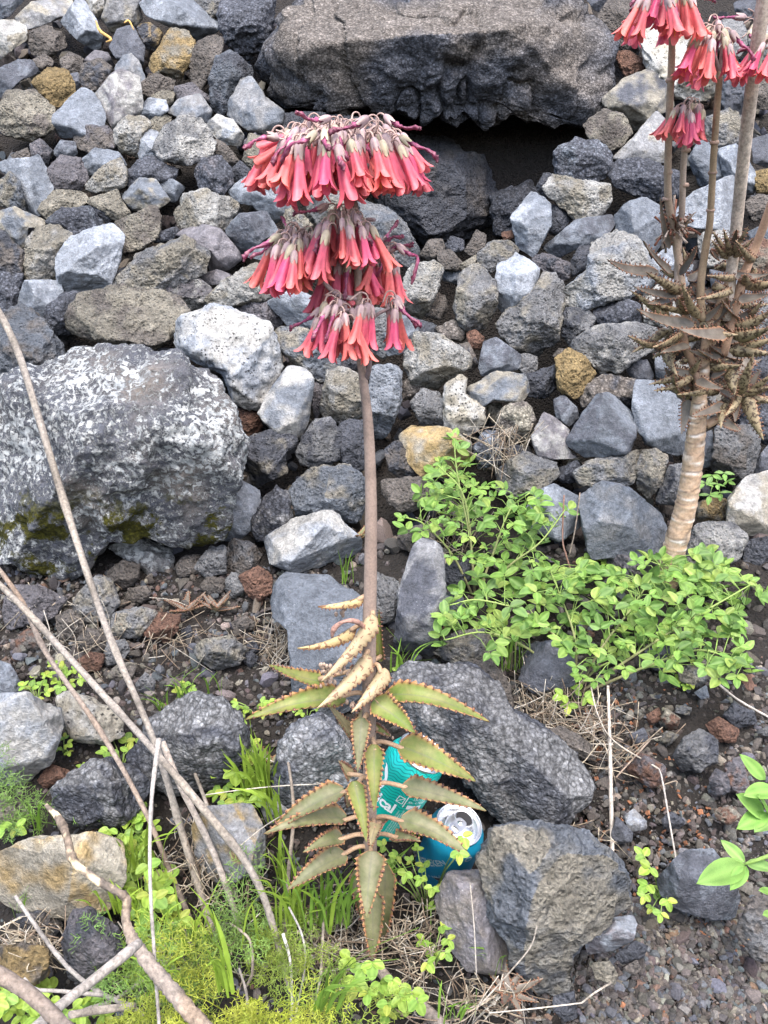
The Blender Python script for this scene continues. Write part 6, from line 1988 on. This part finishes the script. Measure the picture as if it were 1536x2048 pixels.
# ------------------------------------------------------------------ dry grass, seed pods, kalanchoe seedlings
B = Bag()
rng = np.random.RandomState(90)
for cx, cy, rx, ry, n, lf in ((1100, 1430, 50, 40, 90, .02), (1190, 1460, 30, 50, 60, .02), (1240, 1480, 50, 60, 30, .01), (60, 1890, 70, 30, 130, .06), (700, 1900, 90, 70, 120, .0), (830, 1900, 60, 90, 120, .03), (1070, 1380, 50, 25, 60, .01),
                              (560, 1290, 50, 40, 110, .0), (640, 1880, 80, 60, 120, .0), (420, 1720, 90, 60, 130, .03), (960, 2000, 70, 40, 70, .03), (150, 1250, 100, 60, 70, .01), (900, 1060, 50, 60, 60, .0), (1000, 900, 60, 30, 60, .02), (370, 1290, 80, 50, 40, .01), (1150, 1700, 60, 40, 30, .02), (340, 1930, 120, 50, 110, .03)):
    for i in range(n):
        p = front(cx + rng.normal() * rx * .6, cy + rng.normal() * ry * .6, lf + rng.uniform(.0, .03))
        k = np.dot(p - CAM, FWD) / F_PX
        a = rng.uniform(0, math.pi) if rng.uniform() < .6 else rng.normal() * .5 + 1.57
        l = rng.uniform(30, 130) * k * .5
        d = unit(np.array([math.cos(a), rng.uniform(-.5, .5), abs(math.sin(a)) * .8]))
        path = catmull([p - d * l, p + rng.normal(size=3) * .006, p + d * l + np.array([0, 0, -.1 * l])], 3)
        v, f, _ = tube(path, rng.uniform(.0004, .0009), 3)
        c = np.array([(.42, .36, .27), (.34, .28, .21), (.24, .18, .13), (.46, .42, .36)][rng.randint(4)]) * rng.uniform(.7, 1.15)
        B.add(v, f, tint=np.tile(c, (len(v), 1)))
tag(link('dry_grass', B.mesh('dry_grass', M['dry'])), 'tangles of dry straw coloured grass between the stones', None, None, 'stuff')

B = Bag()
bv, bf = ico(2)
for i in range(230):
    x, y = (rng.uniform(1170, 1420), rng.uniform(1380, 1780)) if i < 170 else (rng.uniform(1170, 1500), rng.uniform(1750, 2040))
    p = ground(x, y, .003)
    if p[1] > Y_FOOT:
        continue
    r = rng.uniform(.0022, .004)
    R = np.array(Quaternion(rng.normal(size=4)).normalized().to_matrix())
    q = bv.copy()
    q[:, 2] *= .45
    q *= (1 + .22 * np.cos(4 * np.arctan2(q[:, 1], q[:, 0])) - .5 * np.exp(-(q[:, 0] ** 2 + q[:, 1] ** 2) * 9))[:, None]
    B.add((q * r) @ R.T + p, bf, tint=np.tile(np.array([.19, .085, .045]) * rng.uniform(.6, 1.3), (len(q), 1)))
tag(link('seed_husks', B.mesh('seed_husks', M['dry'], False)), 'curled rust coloured seed husks strewn over the gravel', None, None, 'stuff')


def seedling(cx, cy, size_px, n, label, seed, lift=.012, mat='leaf_brown', tall=.5):
    rng = np.random.RandomState(seed)
    loc0 = front(cx, cy, lift)
    root = empty('kalanchoe_seedling', loc0, label, 'seedling')
    k = np.dot(loc0 - CAM, FWD) / F_PX
    for i in range(n):
        a = i * 2.4 + rng.uniform(-.2, .2)
        e = rng.uniform(.15, .9) * tall * 2
        d = unit(np.array([math.cos(a), math.sin(a) * .8, e]))
        L = size_px * k * rng.uniform(.75, 1.1)
        P = loc0 + d * .003
        nrm = np.array([0, 0, 1.0]) - .2 * d
        link('leaf', kleaf(P, P + d * L, L * .17, nrm, .4, -.03, seed * 20 + i, nt=17, teeth=8, thick=.0012).mesh('leaf', M[mat]), root, P - loc0)


seedling(372, 1222, 52, 10, 'spiky brown kalanchoe seedling left of the other on the red brown stone', 1)
seedling(432, 1222, 50, 7, 'spiky brown kalanchoe seedling right of the red brown stone', 2, tall=.7)
seedling(195, 1655, 34, 6, 'reddish brown kalanchoe seedling above the large tan rock', 3, tall=.4)
seedling(1018, 1985, 62, 8, 'brown kalanchoe seedling at the bottom beside the tapering rock', 4, .05, tall=.35)
seedling(1190, 1462, 50, 7, 'brown kalanchoe seedling in the dry grass right of the great boulder', 5, tall=.7)
seedling(712, 1078, 40, 6, 'green brown kalanchoe seedling behind the stem at the flat slab', 6, .03, 'leaf_olive', tall=.6)
seedling(545, 1530, 60, 6, 'olive kalanchoe seedling half hidden behind the dense grass', 7, .02, 'leaf_olive', tall=.6)
seedling(640, 1830, 36, 9, 'low brown kalanchoe seedling under the grass left of the stem', 8, .01, tall=.3)
seedling(1535, 1870, 44, 5, 'tan kalanchoe seedling tip at the right edge near the bottom', 9, .06, 'leaf_olive', tall=.3)
# dry leaf at the top left of the wall
B = Bag()
for pts, r in ((((192, 42, .09), (200, 62, .09), (222, 78, .09), (212, 84, .09)), .004), (((248, 46, .09), (258, 42, .09), (268, 60, .09)), .003)):
    v, f, _ = tube(catmull([front(*p) for p in pts], 5), [r * .4, r, r * .8, r * .3], 6)
    B.add(v, f, tint=np.tile((.42, .26, .09), (len(v), 1)))
o0 = front(205, 70, .09)
tag(link('dry_leaf', B.mesh('dry_leaf', M['dry'], True, o0), None, o0), 'curled dry orange brown leaf on the rocks at the upper left', 'leaf')
# ------------------------------------------------------------------ the two drink cans
T = NT('can_metal')
T.set('Base Color', (.72, .73, .74, 1))
T.set('Metallic', 1.0)
T.set('Roughness', T.mr(T.noise(T.coord(), 90, 3), .3, .7, .22, .42))
M['metal'] = T.m
T = NT('can_hole')
T.set('Base Color', (.01, .01, .012, 1))
T.set('Roughness', .6)
M['hole'] = T.m


def paint(name, col, col2=None, metal=.55, rough=.28, waves=None):
    T = NT(name)
    tc = T.n('ShaderNodeTexCoord').outputs['Object']
    c = col
    if col2:
        sx = T.n('ShaderNodeSeparateXYZ')
        T.lk(tc, sx.inputs[0])
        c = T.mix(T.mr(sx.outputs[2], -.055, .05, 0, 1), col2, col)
    if waves:
        # thin printed wave lines running round the can
        sx = T.n('ShaderNodeSeparateXYZ')
        T.lk(tc, sx.inputs[0])
        ang = T.math('ARCTAN2', sx.outputs[1], sx.outputs[0])
        z = T.math('ADD', sx.outputs[2], T.math('MULTIPLY', T.math('SINE', T.math('MULTIPLY', ang, 14.0)), .0012))
        z = T.math('ADD', z, T.math('MULTIPLY', T.math('SINE', T.math('MULTIPLY', ang, 5.0)), .003))
        s = T.math('FRACT', T.math('MULTIPLY', z, waves))
        ln = T.mr(T.math('ABSOLUTE', T.math('SUBTRACT', s, .5)), .10, .16, 1, 0)
        ln = T.math('MULTIPLY', ln, T.mr(sx.outputs[2], -.002, .002, 0, 1))
        c = T.mix(T.math('MULTIPLY', ln, .7), c, (.0, .12, .12))
    if isinstance(c, tuple):
        c = c + (1,)
    T.set('Base Color', c)
    T.set('Metallic', metal)
    T.set('Roughness', rough)
    return T.m


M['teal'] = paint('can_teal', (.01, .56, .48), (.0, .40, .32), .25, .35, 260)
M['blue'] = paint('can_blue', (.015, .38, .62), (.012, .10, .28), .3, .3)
M['white_print'] = paint('white_print', (.82, .84, .84), None, .0, .4)
M['silver_print'] = paint('silver_print', (.50, .62, .68), None, .3, .35)
M['dark_print'] = paint('dark_print', (.05, .055, .09), None, .2, .35)
M['label_print'] = paint('label_print', (.015, .16, .15), None, .1, .35)

R_C, H_C = .0331, .1155
PROFILE = [(0.0215, -.0555), (.0245, -.0577), (.0262, -.0560), (.0300, -.0500), (.0326, -.0465), (R_C, -.0440), (R_C, .0400), (.0322, .0440), (.0300, .0490), (.0280, .0525), (.0268, .0545)]
LID = [(.0268, .0545), (.0274, .0560), (.0272, .0574), (.0264, .0577), (.0257, .0572), (.0250, .0545), (.0243, .0520), (.0236, .0518), (.0228, .0535), (.0, .0537)]


def profile_r(z):
    zs = [p[1] for p in PROFILE[2:]]
    rs = [p[0] for p in PROFILE[2:]]
    return float(np.interp(z, zs, rs))


def dents(V, amt, seed, mode):
    """crumples: a few broad dents pushed into the side"""
    V = np.array(V, float)
    rng = np.random.RandomState(seed)
    th = np.arctan2(V[:, 1], V[:, 0])
    r = np.hypot(V[:, 0], V[:, 1])
    w = np.clip(r / R_C, 0, 1) ** 2
    for a0, z0, sa, sz, d in mode:
        da = (th - a0 + math.pi) % (2 * math.pi) - math.pi
        g = np.exp(-(da / sa) ** 2 - ((V[:, 2] - z0) / sz) ** 2) * w * d
        V[:, 0] -= np.cos(th) * g
        V[:, 1] -= np.sin(th) * g
    return V


def lathe(profile, ns=64, sub=1):
    P = []
    for (r0, z0), (r1, z1) in zip(profile[:-1], profile[1:]):
        k = max(1, int(abs(z1 - z0) / .006)) if sub else 1
        for i in range(k):
            t = i / k
            P.append((r0 + (r1 - r0) * t, z0 + (z1 - z0) * t))
    P.append(profile[-1])
    V, F = [], []
    ang = np.linspace(0, 2 * math.pi, ns, endpoint=False)
    for r, z in P:
        r = max(r, 1e-5)
        for a in ang:
            V.append((r * math.cos(a), r * math.sin(a), z))
    for i in range(len(P) - 1):
        for j in range(ns):
            F.append((i * ns + j, i * ns + (j + 1) % ns, (i + 1) * ns + (j + 1) % ns, (i + 1) * ns + j))
    return np.array(V), F


def text_mesh(s, size, spacing=1.0, bold=0.0):
    cu = bpy.data.curves.new('print', 'FONT')
    cu.body = s
    cu.size = size
    cu.align_x = 'CENTER'
    cu.align_y = 'CENTER'
    cu.space_character = spacing
    cu.offset = bold
    cu.resolution_u = 2
    ob = bpy.data.objects.new('print', cu)
    COL.objects.link(ob)
    dg = bpy.context.evaluated_depsgraph_get()
    me = bpy.data.meshes.new_from_object(ob.evaluated_get(dg))
    bpy.data.objects.remove(ob)
    bpy.data.curves.remove(cu)
    V = np.array([v.co[:] for v in me.vertices])
    F = [tuple(p.vertices) for p in me.polygons]
    bpy.data.meshes.remove(me)
    return V, F


def wrap(V, ang0, z0, proud=.00035, rot=0.0):
    """bends flat print (x right, y up) round the can at this angle and height"""
    V = np.asarray(V, float)
    c, s = math.cos(rot), math.sin(rot)
    x, y = V[:, 0] * c - V[:, 1] * s, V[:, 0] * s + V[:, 1] * c
    z = z0 + y
    r = np.array([profile_r(q) for q in z]) + proud
    a = ang0 + x / R_C
    return np.stack([r * np.cos(a), r * np.sin(a), z], 1)


def grid_poly(pts, step=.003):
    """a flat filled outline cut into strips so that it can follow the can"""
    pts = np.asarray(pts, float)
    bm = bmesh.new()
    vs = [bm.verts.new((x, y, 0)) for x, y in pts]
    bm.faces.new(vs)
    x0, x1 = pts[:, 0].min(), pts[:, 0].max()
    for x in np.arange(x0 + step, x1, step):
        bmesh.ops.bisect_plane(bm, geom=bm.verts[:] + bm.edges[:] + bm.faces[:], plane_co=(x, 0, 0), plane_no=(1, 0, 0))
    y0, y1 = pts[:, 1].min(), pts[:, 1].max()
    for y in np.arange(y0 + step, y1, step * 1.5):
        bmesh.ops.bisect_plane(bm, geom=bm.verts[:] + bm.edges[:] + bm.faces[:], plane_co=(0, y, 0), plane_no=(0, 1, 0))
    bm.verts.index_update()
    V = np.array([v.co[:] for v in bm.verts])
    F = [tuple(v.index for v in f.verts) for f in bm.faces]
    bm.free()
    return V, F


def make_can(name, loc0, axis, spin, mat, label, dent, seed, scale=1.0):
    root = empty(name, loc0, label, 'can', 'discarded drink cans')
    z = unit(axis)
    # the angle -90 deg of the can (its -y side) faces the viewer before the spin
    y = -unit(TO_CAM(loc0) - z * np.dot(TO_CAM(loc0), z))
    x = np.cross(y, z)
    R = Matrix(np.stack([x, y, z], 1).tolist()).to_4x4() @ Matrix.Rotation(spin, 4, 'Z') @ Matrix.Scale(scale, 4)
    root.matrix_world = Matrix.Translation(Vector(loc0)) @ R
    V, F = lathe(PROFILE, 72)
    D = lambda q: dents(q, 1, seed, dent)
    link('body', new_mesh('body', D(V), F, mat), root)
    V, F = lathe(LID, 72, 0)
    lid = link('lid', new_mesh('lid', D(V), F, M['metal']), root)
    # the mouth, its rim, the tab with its two holes
    zt = .0540
    a = np.linspace(0, 2 * math.pi, 28, endpoint=False)
    mx, my = .0098 * np.cos(a), .0125 + .0078 * np.sin(a)
    V = np.stack([mx, my, np.full(28, zt + .00005)], 1)
    link('opening', new_mesh('opening', V, [tuple(range(28))], M['hole'], False), lid)
    for cy, rx, ry, tube_r, nm in ((.0122, .0112, .0092, .0007, 'opening_rim'), (.002, .0150, .0192, .0005, 'panel_rim')):
        pth = np.stack([rx * np.cos(a) * (1 - .12 * np.sin(a) * (nm == 'panel_rim')), cy + ry * np.sin(a), np.full(28, zt + .0002)], 1)
        pth = np.vstack([pth, pth[:1]])
        v, f, _ = tube(pth, tube_r, 6, False)
        link(nm, new_mesh(nm, v, f, M['metal']), lid)
    bm = bmesh.new()
    out = [bm.verts.new((.0072 * math.copysign(abs(math.cos(q)) ** .6, math.cos(q)), -.0025 + .0115 * math.copysign(abs(math.sin(q)) ** .7, math.sin(q)), 0)) for q in a]
    h1 = [bm.verts.new((.0046 * math.copysign(abs(math.cos(q)) ** .5, math.cos(q)), -.0085 + .0028 * math.copysign(abs(math.sin(q)) ** .6, math.sin(q)), 0)) for q in a]
    for j in range(28):
        k = (j + 1) % 28
        bm.faces.new((out[j], out[k], h1[k], h1[j]))
    r = bmesh.ops.extrude_face_region(bm, geom=bm.faces[:])
    for v in [g for g in r['geom'] if isinstance(g, bmesh.types.BMVert)]:
        v.co.z += .0011
    bmesh.ops.recalc_face_normals(bm, faces=bm.faces[:])
    me = bpy.data.meshes.new('tab')
    bm.to_mesh(me)
    bm.free()
    me.materials.append(M['metal'])
    tab = link('tab', me, lid)
    tab.location = (0, .001, zt + .0008)
    tab.rotation_euler = (math.radians(-5), 0, math.radians(-6))
    v, f = lathe([(.0, .0022), (.0022, .0020), (.0028, .0008), (.0034, .0008), (.0036, -.0002)], 20, 0)
    rv = link('rivet', new_mesh('rivet', v[::-1] if False else v, [q[::-1] for q in f], M['metal']), lid)
    rv.location = (0, .0035, zt + .0012)

    def prt(V, F, nm, mat, ang, zz, rot=0.0, proud=.00035):
        q = D(wrap(V, ang, zz, proud, rot))
        link(nm, new_mesh(nm, q, F, mat, False), root)
    return root, prt


# green can: leaning to the right behind the leaves, standing on the ground
cg = at(797, 1576, .91)
ax = unit(RIGHT * math.sin(math.radians(26)) + np.array([0, math.cos(math.radians(26)) * math.sin(math.radians(-6)), math.cos(math.radians(26)) * math.cos(math.radians(-6))]))
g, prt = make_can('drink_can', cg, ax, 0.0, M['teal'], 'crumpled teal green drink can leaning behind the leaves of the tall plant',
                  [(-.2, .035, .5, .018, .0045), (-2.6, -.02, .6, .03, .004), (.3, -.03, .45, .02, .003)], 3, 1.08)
A0 = -math.pi / 2
V, F = text_mesh('Tropical', .0185, .95, .0005)
x1 = V[:, 0].max()
prt(V - np.array([x1, 0, 0]), F, 'lettering', M['white_print'], A0 + .26, .0)
V, F = text_mesh('CANARIA', .0085, 1.25)
prt(V - np.array([V[:, 0].max(), 0, 0]), F, 'lettering', M['white_print'], A0 + .16, -.022)
V, F = text_mesh('33cl', .0048)
prt(V, F, 'lettering', M['white_print'], A0 + .74, .0215)
V, F = text_mesh('Alc. 4,7% vol', .0044)
prt(V, F, 'lettering', M['white_print'], A0 + .86, .0165)
V, F = grid_poly([(-.009, -.0028), (.009, -.0028), (.0085, .0028), (-.0095, .0028)])
prt(V, F, 'printed_label', M['white_print'], A0 + .84, .0095)
for s_, zz in (('TAPA', .0105), ('DEPOSITO', .0082)):
    V, F = text_mesh(s_, .0021)
    prt(V, F, 'lettering', M['label_print'], A0 + .84, zz, 0, .0006)
V, F = grid_poly([(-.0005, -.009), (.0005, -.009), (.0005, .009), (-.0005, .009)])
prt(V, F, 'printed_rule', M['white_print'], A0 + .44, .017)
# small recycling mark, tiny text columns
for pts in ([(-.004, -.004), (-.0033, -.004), (-.0028, .0045), (-.0035, .0045)], [(.0033, -.0045), (.004, -.0045), (.004, .004), (.0033, .004)], [(-.0035, .0038), (.004, .0036), (.004, .0043), (-.0035, .0045)],
            [(-.004, -.0045), (.004, -.0047), (.004, -.004), (-.004, -.0038)], [(-.0036, -.0038), (-.0028, -.0038), (.0035, .0036), (.0027, .0036)]):
    V, F = grid_poly(pts)
    prt(V, F, 'printed_mark', M['white_print'], A0 + .26, .016)
rng = np.random.RandomState(4)
words = ('INGREDIENTES AGUA MALTA DE CEBADA', 'MAIZ LUPULO CONTIENE CEBADA', 'CERVEZA BEER CONSUMIR PREFERENTEMENTE', 'ANTES DEL FIN VER BASE DEL ENVASE')
for k, w_ in enumerate(words):
    V, F = text_mesh(w_, .0021)
    prt(V, F, 'lettering', M['white_print'], A0 + .42 + k * .075, -.018, math.pi / 2)
for k in range(7):
    V, F = text_mesh(('Energia 160', 'Grasas 0', 'Hidratos 12', 'Azucares 0', 'Proteinas 1', 'Sal 0', 'por lata')[k], .0028)
    prt(V, F, 'lettering', M['silver_print'], A0 + .86, -.004 - k * .0042)
# white crescent of the round emblem and the white band at the shoulder
th_ = np.linspace(-1.25, 1.25, 14)
outl = [(.0165 * math.cos(t), .0185 * math.sin(t)) for t in th_]
inn = [(.0165 * math.cos(t) - .0055 + .0018 * math.sin(7 * t), .0175 * math.sin(t)) for t in th_[::-1]]
V, F = grid_poly(outl + inn)
prt(V, F, 'printed_emblem', M['white_print'], A0 - .92, .018)

# blue can: open lid towards the viewer
cb = at(907, 1684, .955)
ax = unit(RIGHT * math.sin(math.radians(10)) + np.array([0, -math.cos(math.radians(10)) * math.sin(math.radians(17)), math.cos(math.radians(10)) * math.cos(math.radians(17))]))
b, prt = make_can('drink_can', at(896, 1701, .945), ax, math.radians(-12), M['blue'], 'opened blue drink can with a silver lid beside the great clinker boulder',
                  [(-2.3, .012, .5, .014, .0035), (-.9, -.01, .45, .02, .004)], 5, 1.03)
V, F = text_mesh('HEINEKEN', .0118, 1.0, .0003)
prt(V, F, 'lettering', M['silver_print'], A0 - .22, .006, math.radians(52))
for ch, an in (('N', .48), ('O', .92), ('R', 1.32)):
    V, F = text_mesh(ch, .0125, 1.0, .0003)
    prt(V, F, 'lettering', M['silver_print'], A0 + an + .12, .038)
V, F = text_mesh('D I N A', .0045, 1.2)
prt(V, F, 'lettering', M['silver_print'], A0 + .12, -.010, math.radians(40))
star = []
for k in range(10):
    rr = .018 if k % 2 == 0 else .0075
    q = math.pi / 2 + k * math.pi / 5
    star.append((rr * math.cos(q), rr * math.sin(q)))
V, F = grid_poly([(x * 1.12, y * 1.12) for x, y in star])
prt(V, F, 'printed_star_edge', M['silver_print'], A0 + .62, -.012, .3, .0003)
V, F = grid_poly(star)
prt(V, F, 'printed_star', M['dark_print'], A0 + .62, -.012, .3, .0006)
